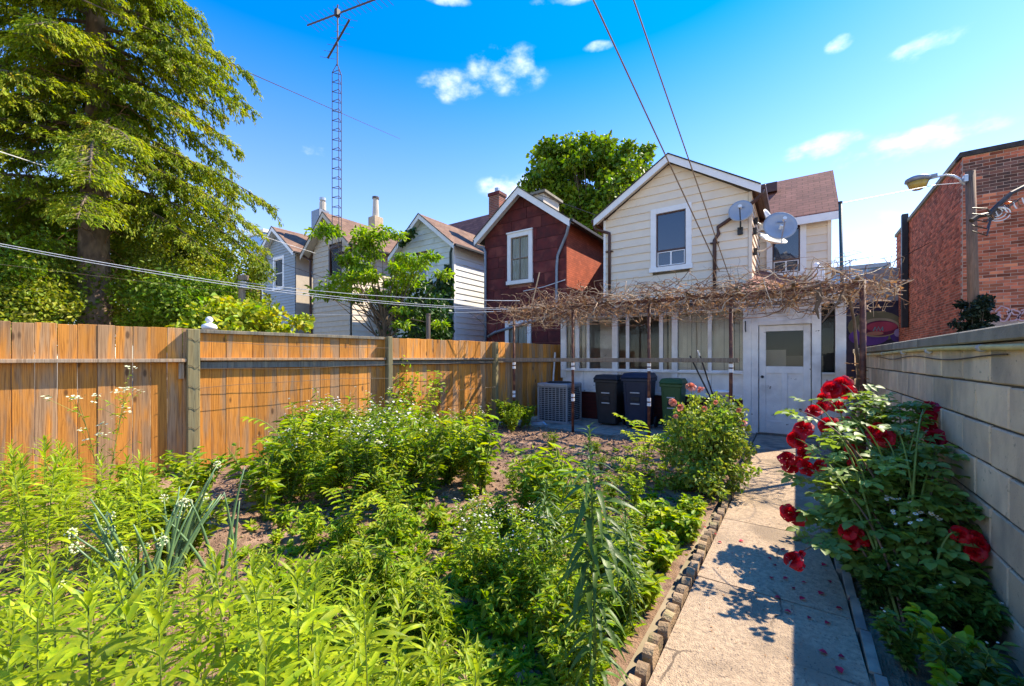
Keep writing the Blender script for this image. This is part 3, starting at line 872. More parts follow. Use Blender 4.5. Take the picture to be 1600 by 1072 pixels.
MB().box(cxl - .03, cxl + .04, CY - .03, CY + .1, 2.7, ce - .1).build('corner_board', MT['white'], cream)
gable_roof(cream, cxl, cxr, CY, 17.2, ce, cr, .24, .28, MT['shingle'], MT['white'])
# rear wing on the right
RY = 14.8; rxl, rxr = -1.2, XA(1297, RY)
side_roof_block(cream, cxl + .05, rxr, RY, 19.4, 5.72, 7.55, MT['interior'], MT['shingleX'], name='rear_wall')
r0, r1 = XA(1207, RY), XA(1250, RY); rz0, rz1 = HA(1228, 427, RY), HA(1228, 356, RY)
siding_wall(cream, (0, RY - .012, 0), (1, 0, 0), (0, -1, 0), 2.7, 5.45, .232, lambda z: (cxr + .02, rxr - .06), [(r0 - .12, r1 + .12, rz0 - .1, rz1 + .1)], MT['cream'])
window(cream, r0, r1, rz0, rz1, RY - .1, MT['white'], .15, MT['brown'], slider=.28, curtain=False, prot=.0)
MB().box(rxr - .06, rxr + .03, RY - .06, RY + .1, 2.7, 5.5).build('corner_board', MT['cream'], cream)
MB().box(XA(1200, 16) - .2, XA(1200, 16) + .25, 16.1, 16.4, 7.0, 7.3).build('roof_vent', MT['brown'], cream)
# low hipped roof in front of the wing, over the right of the porch
P = [(cxr - .02, 14.7, 4.12), (.55, 14.7, 3.50), (.80, 9.0, 2.60), (cxr - .02, 9.0, 2.62)]
P = [Vector(p) for p in P]
MB().hexa([P[3], P[2], P[1], P[0]] + [p + Vector((0, 0, .07)) for p in (P[3], P[2], P[1], P[0])]).build('lean_to_roof', MT['shingleX'], cream)
MB().box(cxr, .58, 12.2, 14.7, 0, 2.95).build('rear_wall', MT['interior'], cream)
# porch roof left part
P = [Vector(p) for p in [(cxl, 9.0, 2.52), (cxr - .03, 9.0, 2.52), (cxr - .03, 12.0, 2.95), (cxl, 12.0, 2.95)]]
MB().hexa(P + [p + Vector((0, 0, .07)) for p in P]).build('porch_roof', MT['darkroof'], cream)
for px_ in (1275, 1283):
    c = Vector((XA(px_, 12.9), 12.9, 0)); top = HA(px_, 411 if px_ == 1275 else 417, 12.9)
    MB().tube([c + Vector((0, 0, 2.9)), c + Vector((0, 0, top - .07)), c + Vector((.02, 0, top))], [.075, .075, .05], 12).build('vent_pipe', MT['white'], cream, True)
# drain pipes
y0 = CY - .06
xr_ = XA(1117, CY)
downpipe(cream, [(cxr + .28, CY - .26, ce - .18), (cxr + .22, CY - .2, ce - .32), (cxr - .1, y0 - .02, ce - .52), (cxr - .75, y0, ce - .88), (xr_ + .1, y0, ce - 1.05), (xr_, y0, ce - 1.2), (xr_, y0, 2.6)], .045, MT['brown'],
         [(xr_, y0, 4.5), (xr_, y0, 3.3)])
xl_ = cxl + .17
downpipe(cream, [(cxl - .26, CY - .26, ce - .22), (cxl - .24, CY - .2, ce - .36), (cxl + .04, y0, ce - .46), (xl_, y0, ce - .52), (xl_, y0, ce - .68), (xl_, y0, 2.6)], .045, MT['brown'],
         [(xl_, y0, 4.7), (xl_, y0, 3.3)])

# ---- glazed porch (part of the cream house)
PY = 9.14
pxl, pxr = XA(879, PY), XA(1322, PY)
dx0, dx1 = XA(1186, PY), XA(1267, PY)
mul = [(877, 885, 0), (899, 905, 1), (917, 921, 1), (957, 965.5, 0), (978, 983, 1), (1030, 1036, 1), (1050, 1059, 0), (1106, 1112, 1), (1161, 1174, 0)]
SZ, HZ = 1.17, 2.42
MB().box(pxl, XA(1174, PY), PY, PY + .10, -.02, .645).build('brick_base', MT['basebrick'], cream)
MB().box(pxl, XA(1174, PY), PY - .02, PY + .08, .647, .70).build('base_ledge', MT['oldwhite'], cream, bevel=.004)
n_ = 7; xs = np.linspace(pxl, XA(1161, PY), n_ + 1)
for a, b in zip(xs[:-1], xs[1:]):
    MB().box(a + .003, b - .003, PY + .01, PY + .07, .702, SZ - .03).build('lower_panel', MT['oldwhite'], cream)
MB().box(pxl - .01, XA(1161, PY), PY - .05, PY + .1, SZ - .028, SZ + .012).build('window_sill', MT['oldwhite'], cream, bevel=.005)
MB().box(pxl - .03, pxr, PY - .03, PY + .12, HZ, HZ + .16).build('header_beam', MT['oldwhite'], cream, bevel=.006)
for (a, b, t) in mul:
    xa, xb = XA(a, PY), XA(b, PY)
    if t == 0: MB().box(xa, xb, PY - .035, PY + .09, .01 if a > 1150 else SZ - .2, HZ).build('porch_post', MT['oldwhite'], cream, bevel=.004)
    else: MB().box(xa, xb, PY - .01, PY + .06, SZ + .012, HZ).build('mullion', MT['oldwhite'], cream, bevel=.003)
for (a, b) in zip(mul[:-1], mul[1:]):
    xa, xb = XA(a[1], PY), XA(b[0], PY)
    MB().box(xa, xb, PY + .03, PY + .036, SZ + .012, HZ).build('pane', MT['glassclear'], cream)
    fr = MB(); fr.box(xa, xb, PY + .012, PY + .05, SZ + .013, SZ + .04); fr.box(xa, xb, PY + .012, PY + .05, HZ - .03, HZ - .001); fr.build('window_frame', MT['oldwhite'], cream)
# vertical blinds hung inside the right and left windows
def blinds(xa, xb, pitch, wdt, ang, gaps=0):
    x = xa
    while x < xb:
        if rnd.random() > gaps:
            c, s_ = math.cos(ang), math.sin(ang); h = wdt / 2
            mb = MB().poly([Vector((x - h * c, PY + .10 - h * s_, SZ + .02)), Vector((x + h * c, PY + .10 + h * s_, SZ + .02)), Vector((x + h * c, PY + .10 + h * s_, HZ - .03)), Vector((x - h * c, PY + .10 - h * s_, HZ - .03))], (.002, .002, 0))
            mb.build('blind_slat', MT['blind'], cream)
        x += pitch * rnd.uniform(.93, 1.07)
blinds(XA(1062, PY), XA(1160, PY), .088, .080, .22)
blinds(XA(886, PY), XA(918, PY), .10, .075, .5)
blinds(XA(1030, PY), XA(1050, PY), .10, .075, .9, .3)
MB().box(XA(925, PY), XA(955, PY), PY + .5, PY + .52, SZ, HZ).build('inner_board', MT['oldwhite'], cream)
MB().box(pxl, pxl + .06, PY + .1, CY, 0, 2.7).build('porch_side_wall', MT['oldwhite'], cream)
MB().box(pxr - .06, pxr, PY + .1, 12.2, 0, 2.6).build('porch_side_wall', MT['oldwhite'], cream)
MB().box(pxl + .06, pxr - .06, PY + .1, 12.0, .0, .10).build('porch_floor', MT['floorin'], cream)
# door with its frame
MB().box(XA(1174, PY), dx0 - .012, PY - .02, PY + .11, .01, HZ).build('door_frame', MT['oldwhite'], cream, bevel=.005)
MB().box(dx1 + .012, XA(1283, PY), PY - .02, PY + .11, .01, HZ).build('door_frame', MT['oldwhite'], cream, bevel=.005)
MB().box(dx0 - .012, dx1 + .012, PY - .02, PY + .11, 2.08, 2.16).build('door_frame', MT['oldwhite'], cream, bevel=.005)
MB().box(dx0 - .012, dx1 + .012, PY + .01, PY + .09, 2.162, HZ).build('door_head_panel', MT['oldwhite'], cream)
MB().box(dx0 - .05, dx1 + .05, PY - .05, PY + .1, -.01, .03).build('door_threshold', MT['oldwood'], cream, bevel=.005)
door = MB().box(dx0, dx0 + .11, PY + .02, PY + .065, .035, 2.075).build('door', MT['oldwhite'], cream, bevel=.004)
D = [(dx1 - .11, dx1, .035, 2.075), (dx0 + .11, dx1 - .11, 1.96, 2.075), (dx0 + .11, dx1 - .11, 1.17, 1.30), (dx0 + .11, dx1 - .11, .035, .27), ((dx0 + dx1) / 2 - .05, (dx0 + dx1) / 2 + .05, .27, 1.17)]
for (a, b, c_, d_) in D: MB().box(a + .0005, b - .0005, PY + .021, PY + .064, c_ + .0005, d_ - .0005).build('door_rail', MT['oldwhite'], door, bevel=.004)
xm_ = (dx0 + dx1) / 2
for (a, b) in ((dx0 + .11, xm_ - .05), (xm_ + .05, dx1 - .11)): MB().box(a, b, PY + .04, PY + .055, .27, 1.17).build('door_panel', MT['oldwhite'], door)
MB().box(dx0 + .11, dx1 - .11, PY + .04, PY + .046, 1.30, 1.96).build('door_pane', MT['glassclear'], door)
MB().tube([(dx0 + .055, PY + .02, 1.10), (dx0 + .055, PY - .02, 1.10), (dx0 + .055, PY - .03, 1.10), (dx0 + .055, PY - .055, 1.10)], [.012, .012, .028, .022], 10).build('door_knob', MT['black'], door)
MB().box(dx0 - .3, dx0 + .42, PY + .50, PY + .52, .8, 1.62).build('inner_curtain', MT['stucco'], cream)
MB().box(dx0 + .42, dx1 + .2, PY + .55, PY + .57, .8, 1.50).build('inner_curtain', MT['interior'], cream)
MB().box(dx0 - .6, dx1 + .5, PY + 1.1, PY + 1.12, .1, 2.6).build('interior_gloom_sheet', MT['black'], cream)  # added black sheet, stands in for the dark porch interior behind the glass
# narrow window right of the door
sx0, sx1 = XA(1284, PY), XA(1305, PY)
MB().box(sx0, sx1, PY + .02, PY + .08, .01, 1.16).build('lower_panel', MT['oldwhite'], cream)
MB().box(sx0, sx1, PY - .03, PY + .08, 1.162, 1.20).build('window_sill', MT['oldwhite'], cream, bevel=.004)
MB().box(sx0, sx1, PY + .03, PY + .036, 1.20, HZ).build('pane', MT['glassclear'], cream)
MB().box(sx1, pxr, PY - .02, PY + .1, .01, HZ).build('porch_post', MT['oldwhite'], cream, bevel=.005)
# lamp glow free, small hanging ornament in the door window
# iron bracket on the door post
MB().tube([(XA(1165, PY), PY - .05, 2.17), (XA(1165.5, PY), PY - .10, 2.12), (XA(1165, PY), PY - .06, 2.02), (XA(1166, PY), PY - .09, 1.96)], .011, 6).build('hook', MT['black'], cream)

# ================================================================== RED HOUSE
red = thing('dark_red_house', 'two storey dark red panelled house with white window trim next to the cream house', 'house', (-8, CY, 0))
xl, xr = XA(757.5, CY), XA(885, CY); e_, r_ = 6.0, 7.27
gable_core(red, xl, xr, CY, 18, e_, r_, MT['panelgap'], inset=.03)
ext = ext_gable(xl, xr, e_ - .05, r_ - .05)
wx0, wx1 = XA(799.5, CY), XA(827, CY); wza, wzb = HA(813, 438, CY), HA(813, 370, CY)
w2a, w2b = XA(796, CY), XA(825, CY)
holes = [(wx0 - .13, wx1 + .13, wza - .1, wzb + .15), (w2a - .13, w2b + .13, .9, HA(810, 503, CY) + .1)]
z = .4; row = 0
while z < r_ - .1:
    zt = min(z + .395, r_ - .06)
    off = rnd.uniform(0, 1.1)
    xs = [xl]
    x = xl + off
    while x < xr - .1:
        if x > xl + .1: xs.append(x)
        x += 1.22
    xs.append(xr)
    for a, b in zip(xs[:-1], xs[1:]):
        def ext2(zz, a=a, b=b):
            e0, e1 = ext(zz); return (max(a + .007, e0), min(b - .007, e1))
        segs = ext2(z)
        if segs[1] - segs[0] > .05:
            siding_wall(red, (0, CY, 0), (1, 0, 0), (0, -1, 0), z + .006, zt - .008, zt - z - .014, ext2, holes, MT['redpanel'], 'wall_panel', prot=.008, thick=.03)
    z += .395; row += 1
siding_wall(red, (xr, CY + .02, 0), (0, 1, 0), (1, 0, 0), .1, e_ - .1, e_ - .2, lambda z: (0, 5.9), [], MT['redbrickY'], 'side_wall', prot=.006)
window(red, wx0, wx1, wza, wzb, CY - .06, MT['white'], .15, MT['oldwood'], rows=2, split=1, glass=MT['glassclear'], prot=.01, head=.05)
window(red, w2a, w2b, 1.0, HA(810, 503, CY) - .1, CY - .06, MT['white'], .15, MT['oldwood'], split=1, glass=MT['glassclear'], prot=.01)
gable_roof(red, xl, xr, CY, 18, e_, r_, .26, .3, MT['darkroof'], MT['white'], rake=.24)
yq = CY - .07
downpipe(red, [(xr + .25, CY - .28, e_ - .2), (xr + .05, yq, e_ - .5), (xr - .28, yq, e_ - 1.15), (xr - .32, yq, e_ - 1.5), (xr - .33, yq, 3.05), (xr - .45, yq, 2.9), (xr - 1.3, yq, 2.72), (xl + .55, yq - .02, 2.4), (xl + .2, yq, 2.25)], .05, MT['greypipe'])
downpipe(red, [(xl - .30, CY - .26, e_ - .25), (xl - .2, CY - .2, e_ - .36), (xl + .0, yq, e_ - .42), (xl + .08, yq, e_ - .6), (xl + .08, yq, .3)], .05, MT['greypipe'])
cy_ = 14.5; cxx = XA(777, cy_); ct = HA(777, 303, cy_)
chm = MB().box(cxx - .28, cxx + .28, cy_ - .25, cy_ + .25, 6.2, ct - .15).build('chimney', brick_mat('chimney_brick', ('X', 'Z'), (.30, .085, .05), (.16, .055, .04), (.30, .22, .18), .22, .075, .012, bump=.6), red)
MB().box(cxx - .32, cxx + .32, cy_ - .29, cy_ + .29, ct - .15, ct).build('chimney_cap', MT['redpanel'], chm, bevel=.01)
MB().tube([(cxx, cy_, ct), (cxx, cy_, ct + .24)], .12, 12).build('flue', MT['steel'], chm)
dy_ = 13.0
MB().box(XA(823, dy_), XA(849, dy_), dy_, dy_ + 1.2, 6.3, HA(836, 305, dy_)).build('dormer', MT['stucco'], red)
MB().box(XA(822, dy_) - .1, XA(850, dy_) + .1, dy_ - .1, dy_ + 1.3, HA(836, 305, dy_) + .002, HA(836, 302, dy_) + .02).build('dormer_cap', MT['coping'], red)
# utility wires fixed on it
tag(MB().tube([(xr - 1.6, CY - .12, 3.78), (xr - .8, CY - .1, 3.85), (xr, CY - .1, 4.0)], .014, 6).build('wall_conduit', MT['whitewire']), 'short pale conduit strung across the dark red house front', 'cable')

# ================================================================== WHITE HOUSE
wh = thing('white_house', 'pale mint and white clapboard house half hidden by ivy, sunlit on its right side', 'house', (-13, CY, 0))
xl, xr = XA(621, CY), XA(709.5, CY); e_, r_ = 6.02, 7.35
gable_core(wh, xl, xr, CY, 18.2, e_, r_, MT['interior'])
a0, a1 = XA(652, CY), XA(667, CY); az0, az1 = HA(660, 440, CY), HA(660, 402, CY)
siding_wall(wh, (0, CY, 0), (1, 0, 0), (0, -1, 0), .3, r_ - .1, .235, ext_gable(xl + .03, xr - .05, e_ - .05, r_ - .06), [(a0 - .1, a1 + .1, az0 - .1, az1 + .1)], MT['greensiding'])
window(wh, a0, a1, az0, az1, CY, MT['white'], .10, MT['white'], rows=2, curtain=False)
siding_wall(wh, (xr, CY + .07, 0), (0, 1, 0), (1, 0, 0), .3, e_ - .1, .235, lambda z: (0, 5.8), [], MT['whitesiding'])
MB().box(xr - .06, xr + .03, CY - .03, CY + .07, .3, e_ - .1).build('corner_board', MT['white'], wh)
gable_roof(wh, xl, xr, CY, 18.2, e_, r_, .26, .3, MT['shingle'], MT['whitesiding'], rake=.2)
downpipe(wh, [(xr + .2, CY - .28, e_ - .15), (xr - .1, CY - .1, e_ - .4), (xr - .1, CY - .08, 2)], .05, MT['darkgreen'])
# little doorway trim on its sunlit side
q = CY + 3.4
MB().box(xr + .02, xr + .06, q - .45, q - .33, .3, 2.5).build('door_trim', MT['white'], wh)
MB().box(xr + .02, xr + .06, q + .33, q + .45, .3, 2.5).build('door_trim', MT['white'], wh)
MB().box(xr + .02, xr + .06, q - .33, q + .33, 2.38, 2.5).build('door_trim', MT['white'], wh)
MB().box(xr + .015, xr + .03, q - .33, q + .33, .3, 2.38).build('side_door', MT['black'], wh)
side_roof_block(wh, XA(690, 18), XA(768, 18), 15.6, 20.4, 6.4, HA(735, 345, 18), MT['interior'], MT['shingleX'], name='rear_wall')

# ================================================================== CREAM GABLE HOUSE WITH MAST
hy = 10.9
ag = thing('tan_house', 'pale tan clapboard house with tall flue and a lattice mast against its gable', 'house', (-18, hy, 0))
xl, xr = XA(489, hy), XA(548, hy); e_, r_ = 6.75, 8.1
gable_core(ag, xl, xr, hy, 20, e_, r_, MT['interior'])
a0, a1 = XA(516, hy), XA(533, hy); az0, az1 = HA(524, 430, hy), HA(524, 387, hy)
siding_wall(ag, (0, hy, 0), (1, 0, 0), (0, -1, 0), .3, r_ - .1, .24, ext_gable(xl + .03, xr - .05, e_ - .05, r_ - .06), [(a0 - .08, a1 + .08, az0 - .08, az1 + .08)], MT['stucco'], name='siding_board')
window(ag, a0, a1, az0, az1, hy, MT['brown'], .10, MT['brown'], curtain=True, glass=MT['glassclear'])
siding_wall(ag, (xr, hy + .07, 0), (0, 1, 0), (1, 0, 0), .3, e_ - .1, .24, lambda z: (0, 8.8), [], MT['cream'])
gable_roof(ag, xl, xr, hy, 20, e_, r_, .42, .4, MT['shingle'], MT['stucco'], rake=.22)
downpipe(ag, [(xl - .3, hy - .3, e_ - .3), (xl - .05, hy - .1, e_ - .55), (xl - .02, hy - .08, 1)], .06, MT['brown'])
c_y = 12.4; c_x = XA(501, c_y); ctp = HA(501, 330, c_y)
chm = MB().box(c_x - .42, c_x + .35, c_y - .3, c_y + .3, 6.5, ctp).build('chimney', MT['greypipe'], ag, bevel=.02)
MB().tube([(c_x + .2, c_y, ctp), (c_x + .2, c_y, HA(508, 315, c_y))], .17, 10).build('flue', MT['stucco'], chm)
MB().tube([(c_x + .2, c_y, HA(508, 315, c_y)), (c_x + .2, c_y, HA(508, 312, c_y)), (c_x + .2, c_y, HA(508, 308, c_y))], [.1, .17, .17], 10).build('flue_cap', MT['steel'], chm)
c_y = 15.0; c_x = XA(587, c_y); ctp = HA(587, 340, c_y)
chm = MB().box(c_x - .3, c_x + .3, c_y - .3, c_y + .3, 6.5, ctp).build('chimney', MT['block'], ag, bevel=.02)
MB().tube([(c_x, c_y, ctp), (c_x, c_y, HA(587, 311, c_y))], [.20, .15], 10).build('flue', MT['stucco'], chm)
MB().tube([(c_x, c_y, HA(587, 311, c_y)), (c_x, c_y, HA(587, 308, c_y))], .2, 10).build('flue_cap', MT['mast'], chm)
side_roof_block(ag, xl + .2, xr + 5.5, 16.0, 23, 6.3, 8.3, MT['interior'], MT['shingleX'], name='rear_wall')

# ================================================================== GREY HOUSE
gh = thing('grey_house', 'small blue-grey clapboard house with white edged gable left of the tan house', 'house', (-23, hy, 0))
xl, xr = XA(411.5, hy), XA(462, hy); e_, r_ = 7.05, 8.35
gable_core(gh, xl, xr, hy, 20, e_, r_, MT['interior'])
a0, a1 = XA(429.5, hy), XA(442, hy); az0, az1 = HA(436, 449, hy), HA(436, 405, hy)
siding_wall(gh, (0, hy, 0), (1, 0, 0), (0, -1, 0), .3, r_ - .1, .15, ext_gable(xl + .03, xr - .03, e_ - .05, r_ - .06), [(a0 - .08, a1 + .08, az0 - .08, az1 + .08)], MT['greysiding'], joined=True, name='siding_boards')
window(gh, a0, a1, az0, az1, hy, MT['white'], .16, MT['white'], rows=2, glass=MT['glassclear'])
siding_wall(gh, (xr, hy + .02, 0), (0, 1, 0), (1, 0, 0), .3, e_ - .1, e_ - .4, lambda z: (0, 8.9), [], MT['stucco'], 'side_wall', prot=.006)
MB().box(xl - .08, xl + .05, hy - .04, hy + .05, .3, e_).build('corner_board', MT['white'], gh)
gable_roof(gh, xl, xr, hy, 20, e_, r_, .42, .35, MT['shingle'], MT['white'], rake=.22)

# ================================================================== RED BRICK HOUSE far left
bh = thing('brick_house', 'orange-red brick house seen between the spruce and the grey house', 'house', (-30, hy, 0))
by = 11.5
xl, xr = XA(345, by), XA(405, by)
MB().box(xl, xr, by, by + 9, 0, 6.4).build('wall', brick_mat('orange_brick', ('X', 'Z'), (.42, .11, .05), (.34, .09, .04), (.3, .2, .15), .22, .075, .01), bh)
window(bh, XA(366, by), XA(374, by), 3.2, 5.2, by - .1, MT['white'], .18, MT['white'], curtain=False)
window(bh, XA(388, by), XA(392, by), 1.4, 4.2, by - .1, MT['brown'], .12, MT['brown'], curtain=False)
side_roof_block(bh, xl, xr + .6, by + .1, by + 8, 6.5, 8.9, MT['interior'], MT['shingle'], name='rear_wall')
MB().box(XA(398, 26) - 2, XA(412, 26), 26, 30, 0, HA(404, 366, 26)).build('rear_block', MT['glassblue'], bh)
MB().box(XA(398, 26) - 2, XA(412, 26) + .3, 25.8, 30, HA(404, 366, 26) + .01, HA(404, 361, 26)).build('flat_roof', MT['whitesiding'], bh)
# small pale house hidden in the trees at left
lb = thing('pale_outbuilding', 'pale building glimpsed through leaves left of the brick house', 'house', (-33, 12, 0))
MB().box(XA(250, 14), XA(345, 14), 14, 20, 0, 5.6).build('wall', MT['stucco'], lb)
MB().box(XA(248, 14), XA(347, 14), 13.8, 20.2, 5.6, 5.9).build('roof', MT['darkroof'], lb)

# ================================================================== BRICK WAREHOUSE at right
bx, byy = XA(1504, 14.8), 14.8
wt = HA(1504, 243, byy)
bb = thing('brick_warehouse', 'tall old red brick building with pale mortar streaks beyond the block wall', 'building', (bx, byy, 0))
MB().box(bx - .003, bx + 9, byy - .011, 23.0, 0, wt - .05).build('mortar_core', M('brick_mortar', (.52, .36, .27), (.42, .28, .21), 8, .95, .2), bb)
brickmat = M('sunlit_tone_side_brick', (.58, .16, .08), (.44, .115, .06), 5, .95, .3, 60, isl=.42, obj=.25, c3=(.40, .11, .06), c3scale=.6, c3lo=.5, c3hi=.72, c4_=(.66, .30, .17), c4scale=1.3, c4lo=.60, c4hi=.70)  # side brick colour raised to look sunlit, though this face is in shade
brickmat_front = M('front_red_brick', (.48, .135, .07), (.34, .095, .05), 5, .95, .3, 60, isl=.2, obj=.6, c3=(.52, .17, .08), c3scale=.8)
darktop = M('sooty_brick', (.10, .06, .05), (.20, .08, .055), 5, .95, .3, 60, isl=.2, obj=.4)
bms = []
for mt in (brickmat_front, darktop):
    for L_ in (.214, .102):
        bms.append(bevel_box_mesh('brick', L_, .03, .065, .004, mt, .001))
zrow = wt - .10; rowi = 0; cnt = 0
rest = MB()
while zrow > 1.5:
    x = bx + .004; first = True; j = 0
    while x < bx + 1.7:
        ln = .102 if (first and rowi % 2) else .214
        top_ = rowi > 1 and rowi < 13
        if cnt < 296 and x < bx + 1.05:
            o = bpy.data.objects.new('brick', bms[(2 if top_ and rnd.random() < .8 else 0) + (1 if ln < .2 else 0)]); C.objects.link(o); o.parent = bb
            o.location = (x + ln / 2 - bx, -.006 + rnd.uniform(-.003, .003) + .003, zrow)
            cnt += 1
        else:
            rest.box(x, x + ln, byy - .008, byy + .02, zrow - .032, zrow + .032)
        x += ln + .011; first = False
    zrow -= .076; rowi += 1
zrow = wt - .10; rowi = 0
while zrow > .5:
    x = bx + 1.7
    while x < bx + 5.0:
        rest.box(x, x + .214, byy - .008, byy + .02, zrow - .032, zrow + .032); x += .225
    zrow -= .076
rest.build('rest_of_front_bricks', brickmat_front, bb, kind='stuff')
side = MB(); zrow = wt - .10; rowi = 0
while zrow > 1.2:
    yq = byy + .03 + (.11 if rowi % 2 else 0)
    while yq < 22.9:
        o_ = rnd.uniform(-.005, .005)
        side.box(bx - .010 + o_, bx + .02, yq, yq + .214, zrow - .031, zrow + .031); yq += .226
    zrow -= .076; rowi += 1
side.build('side_bricks', brickmat, bb, kind='stuff')
MB().box(bx - .06, bx + 9, byy - .06, byy + .3, wt - .05, wt + .07).build('parapet_cap', MT['darkroof'], bb)
MB().box(bx - .06, bx + .3, byy + .302, 23.05, wt - .05, wt + .07).build('parapet_cap', MT['coping'], bb)
# Y on the side wall where it is seen at px 1413
d = dirp(1413); yd = (bx - .12) / (d[0] / d[1])
MB().box(bx - .20, bx - .02, yd - .1, yd + .1, HA(1413, 512, yd), HA(1413, 335, yd)).build('square_downpipe', MT['black'], bb, bevel=.01)
# pale washed patch and chalky graffiti strokes on the front
gm = M('pink_spray_paint', (.66, .42, .40), (.50, .30, .30), 6, .9, 0)
def stroke(pts, w, plane, mat, parent, name='paint_stroke', off=.026):
    """flat paint ribbon: pts 2D on plane 'x' (facing -Y at Y=plane[1])"""
    V = []; F = []
    for i, p in enumerate(pts):
        a = pts[max(0, i - 1)]; b = pts[min(len(pts) - 1, i + 1)]
        dx, dz = b[0] - a[0], b[1] - a[1]; l = math.hypot(dx, dz) + 1e-9
        nx, nz = -dz / l * w / 2, dx / l * w / 2
        V += [(p[0] + nx, plane - off, p[1] + nz), (p[0] - nx, plane - off, p[1] - nz)]
    for i in range(len(pts) - 1): F.append((2 * i, 2 * i + 1, 2 * i + 3, 2 * i + 2))
    return MB().add(V, F).build(name, mat, parent)
gx = XA(1552, byy); gz = HA(1552, 500, byy)
for k in range(6):
    cx_ = gx + k * .16; ph = rnd.uniform(0, 6)
    ps = [(cx_ + .09 * math.cos(t + ph) * (1 + .2 * math.sin(3 * t)), gz + .09 + .13 * math.sin(t * 1.0 + ph) + .05 * rnd.uniform(-.3, .3)) for t in np.linspace(0, 5.2, 16)]
    stroke(ps, .035, byy, gm, bb)
ps = [(gx + .02 + i * .1, gz + .20 + .13 * math.sin(i * 1.3)) for i in range(11)]
stroke(ps, .03, byy, gm, bb)

# ---- low building with spray-painted mural, behind the lean-to
my = 22.6
mu = thing('mural_building', 'low grey building with a colourful spray-painted wall between porch and brick building', 'building', (XA(1365, my), my, 0))
z1 = HA(1340, 423, my)
x0, x1 = XA(1318, my), XA(1420, my)
P = [(x0, my, 0), (x1, my, 0), (x1, my, HA(1403, 418, my)), (XA(1365, my), my, HA(1365, 420, my)), (XA(1340, my), my, HA(1340, 432, my)), (x0, my, HA(1325, 452, my))]
MB().poly([Vector(p) for p in P], (0, 6, 0)).build('wall', M('grey_panel_wall', (.36, .37, .37), (.30, .31, .31), 2, .8, .1), mu)
MB().box(x0, x1, my - .05, my - .002, 0, HA(1365, 472, my)).build('dark_lower_wall', M('dark_painted_wall', (.035, .03, .05), (.06, .05, .07), 2, .8, .1), mu)
def ell(cx, cz, rx, rz, mat, off, name='paint_shape', n=20, a0=0, a1=6.283, rot=0):
    pts = []
    for k in range(n):
        t = a0 + (a1 - a0) * k / n; ex, ez = rx * math.cos(t), rz * math.sin(t)
        pts.append(Vector((cx + ex * math.cos(rot) - ez * math.sin(rot), my - .05 - off, cz + ex * math.sin(rot) + ez * math.cos(rot))))
    MB().poly(pts, (0, .004, 0)).build(name, mat, mu)
def pc(name, c): return M(name, c, tuple(v * .7 for v in c), 1.5, .8, 0)
mcx = XA(1372, my); mcz = HA(1372, 512, my); sc = ZA(1372, my) / 640.0
ell(mcx - 4 * sc, mcz + 2 * sc, 33 * sc, 24 * sc, pc('paint_olive', (.22, .20, .10)), .006)
ell(mcx - 12 * sc, mcz - 14 * sc, 24 * sc, 14 * sc, pc('paint_violet', (.16, .07, .30)), .012)
ell(mcx + 22 * sc, mcz - 10 * sc, 9 * sc, 13 * sc, pc('paint_violet_deep', (.10, .05, .22)), .016)
ell(mcx, mcz, 25 * sc, 15 * sc, pc('paint_cream_ring', (.45, .36, .22)), .022)
ell(mcx + 2 * sc, mcz - 1 * sc, 21 * sc, 12 * sc, pc('paint_plum', (.16, .03, .07)), .028)
ell(mcx + 4 * sc, mcz + 1 * sc, 18 * sc, 8 * sc, pc('paint_rose', (.48, .07, .11)), .034)
ell(mcx - 4 * sc, mcz - 9 * sc, 10 * sc, 3 * sc, pc('paint_salmon', (.55, .25, .16)), .040)
ell(mcx + 22 * sc, mcz - 9 * sc, 4 * sc, 6 * sc, pc('paint_lilac', (.40, .30, .50)), .040)
tl = pc('paint_teal', (.10, .42, .42))
zz = [(0, -3), (2, 3), (4, -3), (6, 3), (8, -3), (11, 3), (11, -3)]
stroke([(mcx + (q[0] - 6) * sc, mcz + (q[1] - 2) * sc) for q in zz], 1.6 * sc, my - .09, tl, mu, 'paint_lettering', off=.006)
# glass office block far behind
gy = 60
go = thing('glass_office', 'low blue glass office block on the skyline right of the cream house', 'building', (XA(1340, gy), gy, 0))
gx0, gx1 = XA(1285, gy), XA(1385, gy); gt = HA(1340, 417, gy)
MB().box(gx0 + .1, gx1 - .1, gy + .1, gy + 14, 0, gt - .3).build('glass_wall', MT['glassblue'], go)
for k in range(9):
    x = gx0 + (gx1 - gx0) * k / 8
    MB().box(x - .07, x + .07, gy, gy + .098, 0, gt - .3).build('mullion', MT['greypipe'], go)
for k in range(3): MB().box(gx0, gx1, gy - .03, gy + .09, gt - 3.5 * (k + 1), gt - 3.5 * (k + 1) + .3).build('floor_band', MT['greypipe'], go)
MB().box(gx0 - .3, gx1 + .3, gy - .3, gy + 14, gt - .28, gt + .15).build('flat_roof', MT['greypipe'], go)
